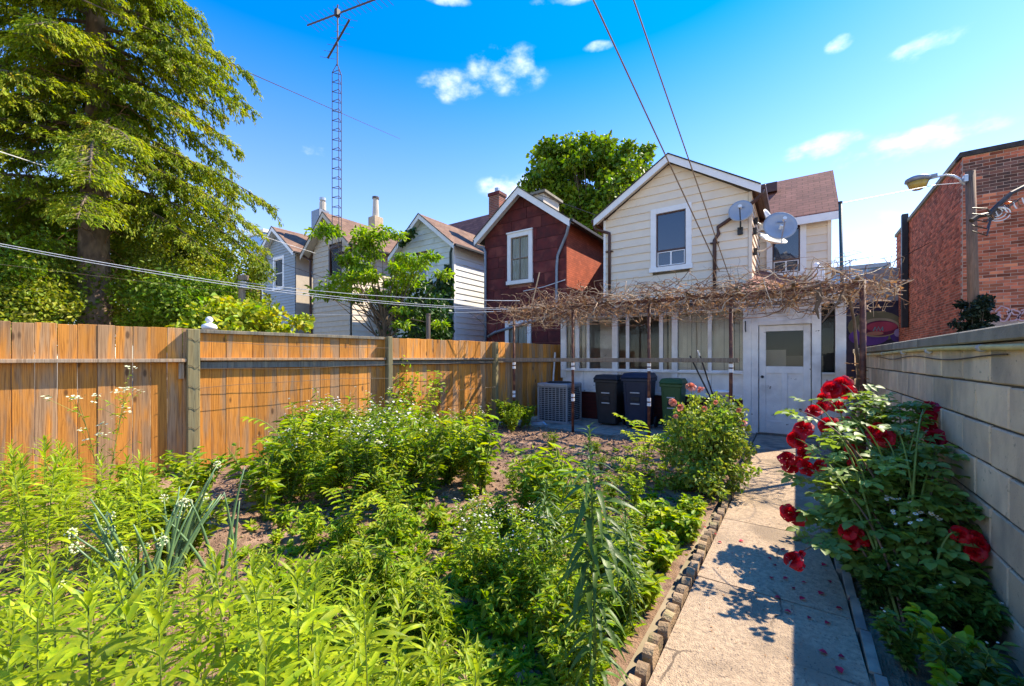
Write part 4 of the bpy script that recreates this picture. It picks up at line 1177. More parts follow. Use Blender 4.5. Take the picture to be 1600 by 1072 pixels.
# ================================================================== MAST AND ANTENNA
mY = 10.45
mz_ = ZA(527, mY)
def mp_(px, py): return Vector((XA(px, mY), mY, H + (HY - py) / FPX * mz_))
base = mp_(527, 402); apex = mp_(527, 99); top = mp_(527.5, 8)
mast = thing('antenna_mast', 'tall triangular lattice mast rising above the tan house gable', 'antenna mast', tuple(base))
hw = 7 / FPX * mz_
corn = [Vector((-hw, -.12, 0)), Vector((hw, -.05, 0)), Vector((.0, .2, 0))]
zt_ = mp_(527, 113).z
for c in corn:
    MB().tube([base + c, Vector((base.x, base.y, zt_)) + c, apex], .016, 6).build('upright', MT['mast'], mast)
nr = 19
for k in range(nr + 1):
    z = base.z + .1 + (zt_ - base.z - .1) * k / nr
    mb = MB()
    for i in range(3):
        a = Vector((base.x, base.y, z)) + corn[i]; b = Vector((base.x, base.y, z)) + corn[(i + 1) % 3]
        mb.bar(a, b, .02, .02)
    mb.build('cross_brace', MT['mast'], mast)
MB().tube([apex - Vector((0, 0, .1)), top], .03, 8).build('pole', MT['mast'], mast)
MB().bar(base + Vector((0, .05, .25)), base + Vector((0, .5, .25)), .3, .05).build('wall_bracket', MT['mast'], mast)
an = thing('tv_antenna', 'wide television aerial with many rods on top of the lattice mast', 'antenna', tuple(mp_(527, 15)))
a = mp_(480, -1); b = mp_(590, 29) + Vector((0, .5, 0))
MB().bar(a, b, .05, .05).build('boom', MT['mast'], an)
for k in range(17):
    t = .04 + .92 * k / 16; c = a.lerp(b, t); L_ = .35 + .5 * abs(.5 - t)
    MB().tube([c + Vector((-.10, -L_ * .7, .16)), c + Vector((.10, L_ * .7, -.16))], .010, 5).build('rod', MT['mast'], an)
e0 = mp_(553, 16)
MB().tube([e0, mp_(570, 9)], .02, 5).build('reflector_arm', MT['mast'], an); MB().tube([e0, mp_(564, 38)], .02, 5).build('reflector_arm', MT['mast'], an)
MB().box(*[v for p in ((mp_(527, 22).x - .1, mp_(527, 22).x + .1), (mY - .1, mY + .1), (mp_(527, 26).z, mp_(527, 15).z)) for v in p]).build('rotor', MT['black'], an, bevel=.02)
an2 = thing('small_antenna', 'short slanted aerial clamped halfway up the pole below the wide one', 'antenna', tuple(mp_(527, 67)))
a = mp_(512, 80); b = mp_(546, 46)
MB().bar(a, b, .07, .05).build('boom', MT['mast'], an2)
for k in range(7):
    c = a.lerp(b, k / 6); MB().tube([c + Vector((-.10, -.30, -.06)), c + Vector((.14, .30, .08))], .009, 5).build('rod', MT['mast'], an2)

# ================================================================== SATELLITE DISHES
def dish(name, label, c, rad, facing, depth, back, mat, foot, arm_mat=MT['steel']):
    r_ = thing(name, label, 'satellite dish', tuple(c), 'satellite dishes on the cream house')
    f = Vector(facing).normalized(); u = Vector((0, 0, 1)); s_ = f.cross(u).normalized(); u = s_.cross(f)
    n = 24; rings = 5; V = []; F = []
    for side_, off in ((0, 0), (1, -.012)):
        for i in range(rings + 1):
            q = i / rings
            for k in range(n):
                an_ = 2 * math.pi * k / n
                V.append(Vector(c) + s_ * (rad * q * math.cos(an_)) + u * (rad * 1.08 * q * math.sin(an_)) + f * (depth * (q * q - 1) + off))
    m = (rings + 1) * n
    for sd_ in (0, 1):
        o_ = sd_ * m
        for i in range(rings):
            for k in range(n):
                k2 = (k + 1) % n; F.append((o_ + i * n + k, o_ + i * n + k2, o_ + (i + 1) * n + k2, o_ + (i + 1) * n + k))
    for k in range(n):
        k2 = (k + 1) % n; F.append((rings * n + k, rings * n + k2, m + rings * n + k2, m + rings * n + k))
    MB().add(V, F).build('reflector', mat, r_, True)
    tip = Vector(c) + f * (rad * 1.0) - u * rad * .25
    MB().tube([Vector(c) - u * rad * 1.02 - f * .02, tip - u * rad * .2, tip], .014, 6).build('feed_arm', arm_mat, r_)
    MB().tube([tip - f * .07, tip + f * .03], [.035, .045], 10).build('feed_horn', MT['whitesiding'], r_)
    MB().tube([Vector(c) - f * (depth + .01), Vector(c) - f * (depth + .08) - u * rad * .2, (Vector(c) - f * (depth + .1) + Vector(foot)) / 2 - u * .1, Vector(foot)], .02, 7).build('mount_pole', MT['steel'] if arm_mat is not MT['black'] else arm_mat, r_)
    MB().box(foot[0] - .06, foot[0] + .06, foot[1] - .05, foot[1] + .02, foot[2] - .09, foot[2] + .09).build('mount_plate', MT['black'], r_, bevel=.004)
    # small printed mark
    q = Vector(c) + u * rad * .35 - s_ * rad * .1 + f * (-depth * .55 + .01)
    MB().poly([q - s_ * rad * .22 - u * .012, q + s_ * rad * .22 - u * .012, q + s_ * rad * .22 + u * .02, q - s_ * rad * .22 + u * .02], f * .002).build('print', MT['greypipe'], r_)
    return r_
Yd = 11.65
dish('satellite_dish', 'small round grey satellite dish on the front wall beside the brown downpipe', (XA(1157, Yd), Yd, HA(1157, 329, Yd)), .27, (.05, -1, .30), .06, False, MT['dish'], (XA(1157, CY) , CY - .05, HA(1157, 362, CY)), MT['black'])
Yd = 12.15
dish('satellite_dish', 'large grey satellite dish over the corner of the cream house, rightmost and biggest', (XA(1219, Yd), Yd, HA(1219, 352, Yd)), .37, (.25, -.9, .35), .09, False, MT['dish'], (cxr + .05, 12.35, HA(1175, 362, 12.35)))
dish('satellite_dish', 'small edge-on grey satellite dish under the brown gutter corner', (XA(1202, Yd) , 12.5, HA(1202, 335, Yd)), .26, (.9, -.3, .35), .06, False, MT['dish'], (cxr + .05, 12.7, HA(1186, 345, 12.7)))
dish('satellite_dish', 'cream satellite dish bowl hanging lowest, tipped upward below the large grey one', (XA(1208, 12.3), 12.3, HA(1208, 372, 12.3)), .32, (.45, -.45, .9), .10, False, MT['dishcream'], (cxr + .05, 12.5, HA(1176, 394, 12.5)))

# ================================================================== PERGOLA
pg = thing('pergola', 'rusty pipe pergola frame carrying the dead vine in front of the porch', 'pergola', (-2, 7.12, 0))
GY = 7.12
posts = [(803, 0), (895, 1), (1014, 1), (1142, 1)]
for px_, full in posts:
    x = XA(px_, GY)
    zb = 0.0
    p = MB().tube([(x, GY, -.1), (x, GY, 2.42)], .026, 10).build('pergola_post', MT['rust'], pg, True)
    for zc in (1.34, 1.26, .74, .66):
        MB().tube([(x, GY, zc - .028), (x, GY, zc + .028)], .034, 10).build('white_band', MT['white'], p)
xr2 = XA(1341, GY - .6)
MB().tube([(.70, GY - .2, 0), (.70, GY - .2, 2.45)], .034, 10).build('pergola_post', MT['rust'], pg, True)
MB().box(-4.95, .75, GY - .03, GY + .03, 2.40, 2.46).build('top_beam', MT['rust'], pg)
MB().box(-4.95, .75, 8.85, 8.91, 2.42, 2.48).build('top_beam', MT['oldwood'], pg)
for k in range(9):
    x = -4.8 + k * .68; MB().box(x - .02, x + .02, GY - .4, 9.0, 2.465, 2.495).build('cross_rail', MT['oldwood'], pg)
MB().box(fence_x(GY) - .0, XA(1155, GY), GY - .072, GY - .028, 1.385, 1.455).build('mid_rail', MT['oldwood'], pg, bevel=.004)
MB().tube([(XA(803, GY) - .1, GY - .1, 2.47), (XA(830, GY), GY - .1, 2.47), (XA(850, GY), GY - .1, 2.44)], .03, 8).build('bamboo_pole', MT['vinepale'], pg)

# dead vine: tangled stems
vn = thing('dead_vine', 'leafless tangled brown grapevine sprawling over the pergola', 'vine', (-2, 7.6, 2.4))
def twig(mb, p, d, n, step, r0, curl=.35, grav=-.02, zlim=None):
    pts = [p.copy()]
    for k in range(n):
        d = (d + Vector((rnd.gauss(0, curl), rnd.gauss(0, curl), rnd.gauss(0, curl) + grav))).normalized()
        p = p + d * step
        if zlim and p.x > 1.15: break
        if zlim: p.z = min(max(p.z, zlim[0]), zlim[1])
        pts.append(p.copy())
    if len(pts) > 1: mb.tube(pts, [r0 * (1 - .7 * i / n) for i in range(len(pts))], 4, False)
    return pts
groups = [(MB(), 'vine'), (MB(), 'vinepale'), (MB(), 'vine')]
for k in range(800):
    x = rnd.uniform(-4.95, 1.05); yv = rnd.choice([GY - .25, GY, GY + .3, 7.8, 8.4, GY - .1]) + rnd.gauss(0, .12)
    th = 2.44 + .10 * math.cos((x + 1.6) * .5)
    p = Vector((x, yv, th + rnd.gauss(-.05, .09)))
    g = groups[rnd.choice([0, 1, 2, 1])][0]
    twig(g, p, Vector((rnd.choice([-1, 1]), rnd.uniform(-.5, .5), rnd.uniform(-.1, .25))), rnd.randint(6, 13), rnd.uniform(.06, .12), rnd.choice([.003, .005, .007, .010]), .42, -.02, (2.12, 2.78))
for k in range(170):   # hanging ends
    x = rnd.uniform(-4.95, 1.0)
    if rnd.random() < .35: x = rnd.uniform(-4.75, -3.9)
    p = Vector((x, GY - rnd.uniform(0, .35), 2.40))
    g = groups[rnd.choice([0, 1, 2])][0]
    twig(g, p, Vector((rnd.uniform(-.6, .6), -.2, -.8)), rnd.randint(4, 8 if x > -3.8 else 12), .055, rnd.choice([.003, .005, .007]), .45, -.08)
for k in range(60):   # fine upward tips and climbing stems against the wall
    x = rnd.uniform(-4.9, 1.0)
    twig(groups[1][0], Vector((x, GY + rnd.uniform(-.2, .9), 2.55)), Vector((rnd.uniform(-.5, .5), 0, 1)), 5, .05, .003, .5, 0)
for k in range(34):
    x = rnd.uniform(XA(1080, CY), cxr)
    twig(groups[0][0], Vector((x, CY - .06, 2.9)), Vector((rnd.uniform(-.3, .3), 0, 1)), rnd.randint(6, 12), .1, .007, .4, .1)
for (mb, mt), nm in zip(groups, ('stems', 'pale_twigs', 'stems')):
    mb.build(nm, MT[mt], vn, kind='stuff')
n = 1300
P = np.stack([rng.uniform(-4.95, 1.1, n), rng.choice([GY - .2, GY, GY + .4, 8.2], n) + rng.normal(0, .14, n), 2.43 + rng.normal(0, .10, n)], 1)
V, F = leaves(P, rdir(n, -.6), rdir(n), rng.uniform(.04, .09, n), rng.uniform(.015, .035, n), .3, .5)
leaf_mesh_obj('dry_leaves', [(V, F)], MT['dryleaf'], vn, 'stuff')
# thick knotty trunk ends hanging beside the door
kn = MB()
kx = XA(1277, GY)
kn.tube([(kx, GY - .2, 2.5), (kx + .02, GY - .22, 2.3), (kx - .02, GY - .24, 2.12), (kx + .01, GY - .24, 1.98)], [.028, .04, .025, .008], 7)
kn.tube([(kx + .28, GY - .2, 2.4), (kx + .22, GY - .24, 2.2), (kx + .10, GY - .26, 2.02), (kx + .04, GY - .27, 1.93)], [.012, .014, .012, .008], 6)
kn.tube([(kx, GY - .24, 2.08), (kx - .12, GY - .26, 2.1), (kx - .22, GY - .25, 2.08), (kx - .26, GY - .25, 2.13)], [.009, .008, .008, .004], 6)
kn.build('knotty_branch', MT['browncane'], vn)
kt = MB()
kt.tube([(.74, 8.2, 0), (.70, 8.1, .5), (.76, 8.0, 1.2), (.70, 7.9, 2.0), (.6, 7.7, 2.5)], [.035, .028, .024, .02, .016], 7)
kt.build('trunk', MT['browncane'], vn)
tag(MB().tube([(XA(829, 6.9), 6.9, 2.40), (XA(841, 6.9), 6.95, 3.15)], .013, 6).build('bamboo_stick', MT['vinepale']), 'thin pale stick standing up out of the left end of the dead vine', 'stick')

# ================================================================== WHEELED BINS
def bin_cart(label, px0, px1, ytop, mat, Yb, depth, kindn):
    x0, x1 = XA(px0, Yb), XA(px1, Yb); w = x1 - x0; cx_ = (x0 + x1) / 2; h = HA((px0 + px1) / 2, ytop, Yb) - .012
    root = thing('wheeled_bin', label, 'bin', (cx_, Yb + depth / 2, .012), 'wheeled bins in front of the porch')
    def B(x0_, x1_, y0_, y1_, z0_, z1_, t=1.0):
        cx2, cy2 = (x0_ + x1_) / 2, (y0_ + y1_) / 2
        return [Vector(p) for p in [(cx2 + (x0_ - cx2) * t, cy2 + (y0_ - cy2) * t, z0_), (cx2 + (x1_ - cx2) * t, cy2 + (y0_ - cy2) * t, z0_), (cx2 + (x1_ - cx2) * t, cy2 + (y1_ - cy2) * t, z0_), (cx2 + (x0_ - cx2) * t, cy2 + (y1_ - cy2) * t, z0_),
                (x0_, y0_, z1_), (x1_, y0_, z1_), (x1_, y1_, z1_), (x0_, y1_, z1_)]]
    z0 = .012
    hb = h * .90
    X0, X1 = x0 + .02, x1 - .02; Y0, Y1 = Yb + .02, Yb + depth - .04
    MB().hexa(B(X0, X1, Y0, Y1, z0 + .04, z0 + hb, .80)).build('body', mat, root, bevel=.02)
    MB().box(x0, x1, Yb, Yb + depth - .02, z0 + hb - .06, z0 + hb + .005).build('rim', mat, root, bevel=.012)
    # domed lid
    P = B(x0 - .012, x1 + .012, Yb - .03, Yb + depth, z0 + hb + .007, z0 + h, 1.0)
    P[4:] = [p + Vector((-(p.x - cx_) * .18, -(p.y - (Yb + depth / 2)) * .2, 0)) for p in P[4:]]
    MB().hexa(P).build('lid', mat, root, bevel=.015)
    # recessed front panel outlines and a grab pocket
    fy = lambda z: Yb + .02 + (1 - (z - .05) / hb) * .10 * (depth - .06)
    MB().tube([(cx_ - w * .3, Yb + depth - .02, z0 + hb + .01), (cx_ - w * .3, Yb + depth + .05, z0 + hb), (cx_ + w * .3, Yb + depth + .05, z0 + hb), (cx_ + w * .3, Yb + depth - .02, z0 + hb + .01)], .014, 8).build('handle', mat, root)
    for sx in (-1, 1):
        MB().tube([(cx_ + sx * (w / 2 - .03), Yb + depth - .08, z0 + .115), (cx_ + sx * (w / 2 + .01), Yb + depth - .08, z0 + .115)], .115, 16).build('wheel', MT['black'], root)
    zf = z0 + hb * .62
    MB().box(cx_ - w * .15, cx_ + w * .15, fy(zf) - .028, fy(zf) + .03, zf - .07, zf + .02).build('grab_pocket', MT['black'], root, bevel=.008)
    for zz, ww in ((z0 + hb * .72, .17), (z0 + hb * .50, .16)):
        MB().box(cx_ - w * ww, cx_ + w * ww, fy(zz) - .034, fy(zz) - .026, zz - .010, zz + .010).build('print_line', MT['mark'], root)
        MB().box(cx_ - w * ww * 1.02, cx_ + w * ww * 1.02, fy(zz) - .025, fy(zz) + .01, zz - .02, zz + .02).build('moulding', mat, root)
    for sx in (-1, 1):
        MB().hexa([Vector(p) for p in [(cx_ + sx * w * .30 - .012, Yb + .065, z0 + .1), (cx_ + sx * w * .30 + .012, Yb + .065, z0 + .1), (cx_ + sx * w * .30 + .012, Yb + .12, z0 + .1), (cx_ + sx * w * .30 - .012, Yb + .12, z0 + .1),
               (cx_ + sx * w * .36 - .012, Yb + .01, z0 + hb - .1), (cx_ + sx * w * .36 + .012, Yb + .01, z0 + hb - .1), (cx_ + sx * w * .36 + .012, Yb + .06, z0 + hb - .1), (cx_ + sx * w * .36 - .012, Yb + .06, z0 + hb - .1)]]).build('rib', mat, root)
    return root
bin_cart('black wheeled bin, leftmost of the three in front of the porch', 927, 965, 586, MT['bin_black'], 8.28, .52, 0)
bin_cart('large dark blue wheeled bin in the middle, between the black and green ones', 970, 1014, 583, MT['bin_blue'], 8.22, .62, 1)
bin_cart('dark green wheeled bin, right of the blue one beside a pergola post', 1030, 1066, 592, MT['bin_green'], 8.28, .5, 2)

# ================================================================== AC UNIT
ay = 8.05
ax0, ax1 = XA(840, ay), XA(886, ay)
ac = thing('air_conditioner', 'grey louvred air conditioning unit standing on the patio beside the fence', 'air conditioner', ((ax0 + ax1) / 2, ay + .35, .02))
ah = HA(865, 599, ay)
MB().box(ax0 + .04, ax1 - .04, ay + .04, ay + .68, .05, ah - .09).build('core', MT['acdark'], ac)
MB().box(ax0 - .01, ax1 + .01, ay - .01, ay + .74, .012, .05).build('base_pan', MT['ac'], ac, bevel=.006)
MB().box(ax0 - .01, ax1 + .01, ay - .01, ay + .74, ah - .09, ah - .005).build('top_cover', MT['ac'], ac, bevel=.015)
ng = 17
for k in range(ng):
    z = .09 + (ah - .20) * k / (ng - 1)
    MB().box(ax0 + .005, ax1 - .005, ay + .002, ay + .03, z, z + .012).build('louvre', MT['ac'], ac)
    MB().box(ax1 - .03, ax1 - .002, ay + .031, ay + .73, z, z + .012).build('louvre', MT['ac'], ac)
for k in range(9):
    x = ax0 + (ax1 - ax0) * k / 8
    MB().box(max(ax0, x - .008), min(ax1, x + .008), ay - .004, ay + .001, .05, ah - .09).build('guard_bar', MT['ac'], ac)
for (x, y_) in ((ax0, ay), (ax1 - .03, ay), (ax1 - .03, ay + .70)):
    MB().box(x - .002, x + .032, y_ - .003, y_ + .035, .05, ah - .09).build('corner_post', MT['ac'], ac)
MB().lathe(((ax0 + ax1) / 2, ay + .36, ah - .006), [(.28, 0), (.29, .015), (.25, .03), (.05, .035)], 24).build('fan_guard', MT['black'], ac)
MB().box(ax0 + .05, ax0 + .17, ay - .014, ay - .011, ah - .065, ah - .04).build('badge', MT['steel'], ac)
tag(MB().tube([(ax0 + .1, ay + .7, .3), (ax0 - .12, ay + .75, .35), (ax0 - .15, ay + 1.0, .9), (ax0 - .13, ay + 1.06, 1.6)], .022, 8).build('coolant_pipe', MT['whitewire']), 'pale insulated pipe running from the air conditioner up the porch corner', 'pipe')

# ================================================================== BENCH, BUCKET, TOOLS
by_ = 7.75
bn = thing('low_bench', 'low dark bench against the porch under the white bucket', 'bench', (XA(1110, by_), by_ + .2, .012))
b0, b1 = XA(1082, by_), XA(1156, by_)
hb_ = HA(1120, 641, by_ + .05)
MB().box(b0, b1, by_, by_ + .45, hb_ - .05, hb_).build('seat', MT['black'], bn, bevel=.006)
for x in (b0 + .06, b1 - .06):
    for y_ in (by_ + .05, by_ + .40): MB().box(x - .025, x + .025, y_ - .025, y_ + .025, .0, hb_ - .05).build('leg', MT['black'], bn)
cx_ = XA(1127, by_ + .2); rr = .135
bk = thing('white_bucket', 'white plastic bucket with a printed label standing on the low bench', 'bucket', (cx_, by_ + .2, hb_))
MB().lathe((cx_, by_ + .2, hb_), [(rr * .88, 0), (rr, .30), (rr + .012, .30), (rr + .012, .33), (rr, .33), (rr - .01, .32), (rr * .85, .01)], 24).build('body', MT['white'], bk, True)
MB().tube([(cx_ - rr - .01, by_ + .2, hb_ + .3), (cx_ - rr * .5, by_ + .04, hb_ + .2), (cx_, by_ + .02, hb_ + .18), (cx_ + rr * .5, by_ + .04, hb_ + .2), (cx_ + rr + .01, by_ + .2, hb_ + .3)], .004, 5).build('handle', MT['steel'], bk)
for k in range(4):
    MB().box(cx_ + rr * .35, cx_ + rr * .62, by_ + .2 - rr * .93, by_ + .2 - rr * .80, hb_ + .07 + k * .05, hb_ + .10 + k * .05).build('label_print', M('label_print', (.25, .05, .10), (.08, .08, .3), 9, .6, 0) if k == 0 else bpy.data.materials['label_print'], bk)
for i, (pa_, pb_, mt, lab) in enumerate([((1078, 556), (1108, 617), 'black', 'black handled garden tool leaning left behind the rose shrub'), ((1090, 548), (1113, 612), 'whitewire', 'pale handled garden tool leaning left behind the rose shrub'), ((1094, 556), (1121, 640), 'bin_black', 'dark thin cane leaning beside the pale handled tool')]):
    a = PT(pa_[0], pa_[1], ZA(1100, 7.55)); b = PT(pb_[0], pb_[1], ZA(1100, 7.7))
    b2 = b + (b - a) * 1.0; b2.z = max(b2.z, .03) if b2.z > .03 else .03
    t = thing('garden_tool', lab, 'garden tool', (b2.x, b2.y, .02))
    MB().tube([a, b, b2], .013, 8).build('handle', MT[mt], t)
    MB().box(b2.x - .07, b2.x + .07, b2.y - .01, b2.y + .012, .015, .2).build('blade', MT['greypipe'], t, bevel=.004)

# ================================================================== UTILITY POLE AND LAMP
up = 13.3
ux = XA(1517, up)
pole = thing('utility_pole', 'weathered brown wooden utility pole leaning against the brick warehouse corner', 'utility pole', (ux, up, 0))
MB().tube([(XA(1524, up), up, -.1), (XA(1520, up), up, HA(1520, 430, up)), (XA(1516, up), up, HA(1516, 268, up))], [.10, .092, .082], 14).build('pole', MT['dockpole'], pole, True)
MB().box(XA(1504, up - .1), XA(1511, up - .1), up - .2, up - .05, HA(1508, 288, up), HA(1508, 277, up)).build('junction_box', MT['steel'], pole, bevel=.01)
lamp = thing('street_lamp', 'curved arm street lamp with amber glass head fixed to the wooden pole', 'street lamp', (XA(1510, up), up, HA(1510, 286, up)))
def q(px_, py_): return Vector((XA(px_, up - .1), up - .1, HA(px_, py_, up - .1)))
MB().tube([q(1506, 289), q(1500, 280), q(1490, 275), q(1478, 273.5), q(1466, 276), (q(1445, 281))], [.028] * 3 + [.024] * 3, 8).build('arm', MT['steel'], lamp, True)
hc = q(1434, 283)
MB().lathe(tuple(hc), [(.17, -.03), (.23, 0), (.22, .06), (.15, .10), (.05, .12)], 18).build('housing', MT['greypipe'], lamp, True)
MB().lathe(tuple(hc), [(.08, -.20), (.15, -.15), (.19, -.032)], 18).build('amber_lens', M('amber_lens', (.45, .30, .06), (.38, .25, .06), 10, .25, .05), lamp, True)
MB().bar(hc + Vector((.15, 0, .05)), hc + Vector((.32, 0, .06)), .08, .07).build('neck', MT['greypipe'], lamp)
# bundle of cables and drop lines on the right of the pole
def cable(pts, r, mat, label, cat='cable', sag=0.0, n=22, name='overhead_cable', group=None):
    pts = [Vector(p) for p in pts]; out = []
    for i in range(len(pts) - 1):
        for k in range(n):
            t = k / n; p = pts[i].lerp(pts[i + 1], t); p.z -= sag * 4 * t * (1 - t); out.append(p)
    out.append(pts[-1])
    o = MB().tube(out, r, 5).build(name, mat)
    return tag(o, label, cat, group)
bz = ZA(1560, 12.9)
cbn = thing('cable_bundle', 'tangled bundle of black cables and loops hanging beside the utility pole', 'cables', tuple(PT(1530, 345, bz)))
MB().tube([PT(1518, 345, bz), PT(1528, 338, bz), PT(1545, 335, bz), PT(1562, 318, bz), PT(1580, 302, bz), PT(1600, 292, bz), PT(1660, 262, bz)], [.05, .045, .05, .05, .04, .04, .04], 7).build('trunk_cable', MT['wire'], cbn)
for k in range(5):
    a = PT(1519, 325 + k * 9, bz)
    MB().tube([a, a + Vector((.2, -.03, -.06 - .02 * k)), PT(1548, 333 + 3 * k, bz), PT(1562 + 8 * k, 322 - 3 * k, bz)], .014, 5).build('drop_line', MT['wire'], cbn)
for k in range(3):
    c = PT(1555 + 2 * k, 332 + 2 * k, bz); rr_ = .10 + .03 * k
    MB().tube([c + Vector((rr_ * math.cos(t), -.03 * k, rr_ * math.sin(t) * .9)) for t in np.linspace(0, 6.0, 16)], .010, 5).build('loop', MT['whitewire'], cbn)
for k in range(8):
    a = PT(1548 + 7 * k, 330 - 3 * k, bz); MB().tube([a, a + Vector((.02, 0, -.1)), a + Vector((.05, 0, -.16))], .012, 5).build('ribbon', MT['whitewire'] if k % 2 else MT['vine'], cbn)
MB().lathe(tuple(PT(1575, 317, bz - .1)), [(.02, -.03), (.06, 0), (.02, .03)], 8).build('orange_tag', M('orange_tag', (.8, .16, .03), (.7, .12, .03), 5, .5, 0), cbn)

# thin dark steel pole right of the house
tY = 10.4
tp = thing('steel_pole', 'thin dark steel pole standing up behind the pergola right of the cream house', 'pole', (XA(1319, tY), tY, 0))
MB().tube([(XA(1320, tY), tY, 0), (XA(1313, tY), tY, HA(1313, 317, tY))], .03, 8).build('tube', MT['darkgreen'], tp, True)
MB().tube([(XA(1313, tY), tY, HA(1313, 318, tY)), (XA(1313, tY), tY, HA(1313, 315, tY))], .036, 8).build('cap', MT['black'], tp)
cable([(XA(1313, tY), tY, HA(1313, 318, tY)), PT(1462, 289, ZA(1462, 13.2)), PT(1510, 285, ZA(1510, 13.2))], .008, MT['whitewire'], 'pale thin line from the steel pole top across to the utility pole')
cable([PT(1300, 440, 9.5), PT(1365, 425, 12), PT(1505, 352, 13)], .010, MT['wire'], 'thin line rising from the porch roof along the brick wall to the pole')

# overhead cables to the cream house
def through(pa_, za, pb_, zb, ext=.0):
    a = PT(*pa_, za); b = PT(*pb_, zb); return a, b + (b - a) * ext
a, b = through((1124, 424), ZA(1124, 11.8), (927, 0), 5.5, 1.2)
cable([a, b], .013, MT['copperwire'], 'thick brown service cable crossing the sky, left of the two to the cream house', sag=.0, group='service cables')
a, b = through((1142, 440), ZA(1142, 11.8), (990, 0), 5.0, 1.2)
cable([a, b], .011, MT['copperwire'], 'thinner brown service cable crossing the sky, right of the two to the cream house', group='service cables')
def wire2(p1, z1, p2, z2, r, mt, label, e1=0, e2=0, sag=0, mid=None):
    a = PT(*p1, z1); b = PT(*p2, z2)
    cable([a + (a - b) * e1, b + (b - a) * e2], r, MT[mt], label, sag=sag)
wire2((130, 0), 7.5, (625, 217), 30, .014, 'wire', 'dark thin wire slanting across the sky from above the spruce past the mast', .12, .0)
wire2((0, 237), 6.5, (500, 398), 18, .008, 'whitewire', 'pale wire crossing in front of the spruce toward the tan house', .1, .05)
wire2((0, 353), 4.9, (805, 482), ZA(803, GY), .0042, 'whitewire', 'thick white clothesline from the left edge to the pergola corner, upper strand', .3, 0, .30)
wire2((0, 355), 4.9, (805, 484), ZA(803, GY), .0042, 'whitewire', 'thick white clothesline from the left edge to the pergola corner, lower strand', .3, 0, .315)
wire2((0, 413), 5.4, (372, 458), 9.0, .002, 'greenwire', 'thin dark line low across the spruce trunk', .2, .0)
wire2((372, 440), 9.0, (812, 470), 8.6, .007, 'whitewire', 'thin pale line from the wooden clothes post to the pergola', .0, .0, .1)
wire2((360, 385), 14, (560, 452), 12, .008, 'wire', 'thin dark line in front of the grey house', .0, .1)
wire2((830, 300), 15, (950, 343), ZA(950, 11.9), .010, 'wire', 'thin dark wire from the red house roof to the cream house corner', .0, .0)
wire2((455, 492), 13.5, (900, 482), ZA(900, 9), .008, 'whitewire', 'thin slack white cord low over the fence', 0, 0, .05)

# clothesline post with pulley
cp = thing('clothes_post', 'grey wooden clothes post with a pulley behind the fence left of the grey house', 'post', tuple(PT(378, 560, 8.8)))
z_ = 8.8
a = PT(378, 560, z_); a.z = 0
MB().tube([a, PT(378, 452, z_)], .065, 10).build('post', MT['oldwood'], cp)
MB().lathe(tuple(PT(380, 446, z_)), [(.02, -.10), (.11, -.06), (.06, 0), (.12, .05), (.02, .10)], 12).build('pulley', MT['steel'], cp)
MB().bar(PT(374, 434, z_), PT(387, 434, z_), .08, .1).build('crosspiece', MT['oldwood'], cp)
cp2 = thing('clothes_post', 'short grey post just right of the spruce, behind the fence', 'post', tuple(PT(319, 560, 8.5)))
a = PT(319, 560, 8.5); a.z = 0
MB().tube([a, PT(319, 476, 8.5)], .055, 10).build('post', MT['oldwood'], cp2)
cp3 = thing('clothes_post', 'slim grey post in front of the ivy on the white house', 'post', tuple(PT(669, 560, 9.5)))
a = PT(669, 560, 9.5); a.z = 0
MB().tube([a, PT(669, 490, 9.5)], .05, 10).build('post', MT['oldwood'], cp3)
MB().lathe(tuple(PT(669, 493, 9.5)), [(.055, 0), (.058, .03), (.02, .04)], 10).build('cap', MT['oldwood'], cp3)
# little white statue bust behind the fence post
sp = PT(327, 512, 6.2)
st = thing('garden_statue', 'small white plaster bust peeking over the fence beside the first post', 'statue', (sp.x, sp.y, 0))
MB().box(sp.x - .09, sp.x + .09, sp.y - .09, sp.y + .09, 0, sp.z - .03).build('pedestal', MT['oldwood'], st)
MB().lathe((sp.x, sp.y, sp.z), [(.08, -.03), (.105, 0), (.09, .04), (.04, .065), (.03, .08)], 14).build('shoulders', MT['white_plain'], st, True)
MB().lathe((sp.x, sp.y, sp.z + .115), [(.02, -.045), (.042, -.025), (.05, .0), (.044, .03), (.02, .05)], 14).build('head', MT['white_plain'], st, True)
MB().lathe((sp.x, sp.y - .046, sp.z + .112), [(.006, -.012), (.01, -.004), (.004, .012)], 8).build('nose', MT['white_plain'], st, True)
# lumber offcuts at the fence foot, pale stone near the AC
tag(MB().box(-5.62, -5.35, 5.35, 5.9, .04, .09).build('timber_offcut', MT['oldwood'], None, bevel=.006), 'old timber offcut lying at the foot of the fence', 'timber')
tag(MB().tube([(-4.62, 7.42, .03), (-4.4, 7.5, .05), (-4.3, 7.45, .04)], [.05, .07, .03], 8).build('pale_stone', MT['steel'], None), 'pale grey stone on the patio corner beside the air conditioner', 'stone')
ps_ = PT(1468, 628, 3.0)
tag(MB().bar(PT(1462, 652, 3.05), PT(1469, 612, 3.05) , .03, .05).build('wooden_stake', MT['oldwood']), 'short weathered wooden stake leaning on the block wall above the dark roses', 'stake')
# ================================================================== VEGETATION
def bez(a, b, c, n):
    return [a * (1 - t) ** 2 + b * 2 * t * (1 - t) + c * t * t for t in np.linspace(0, 1, n)]

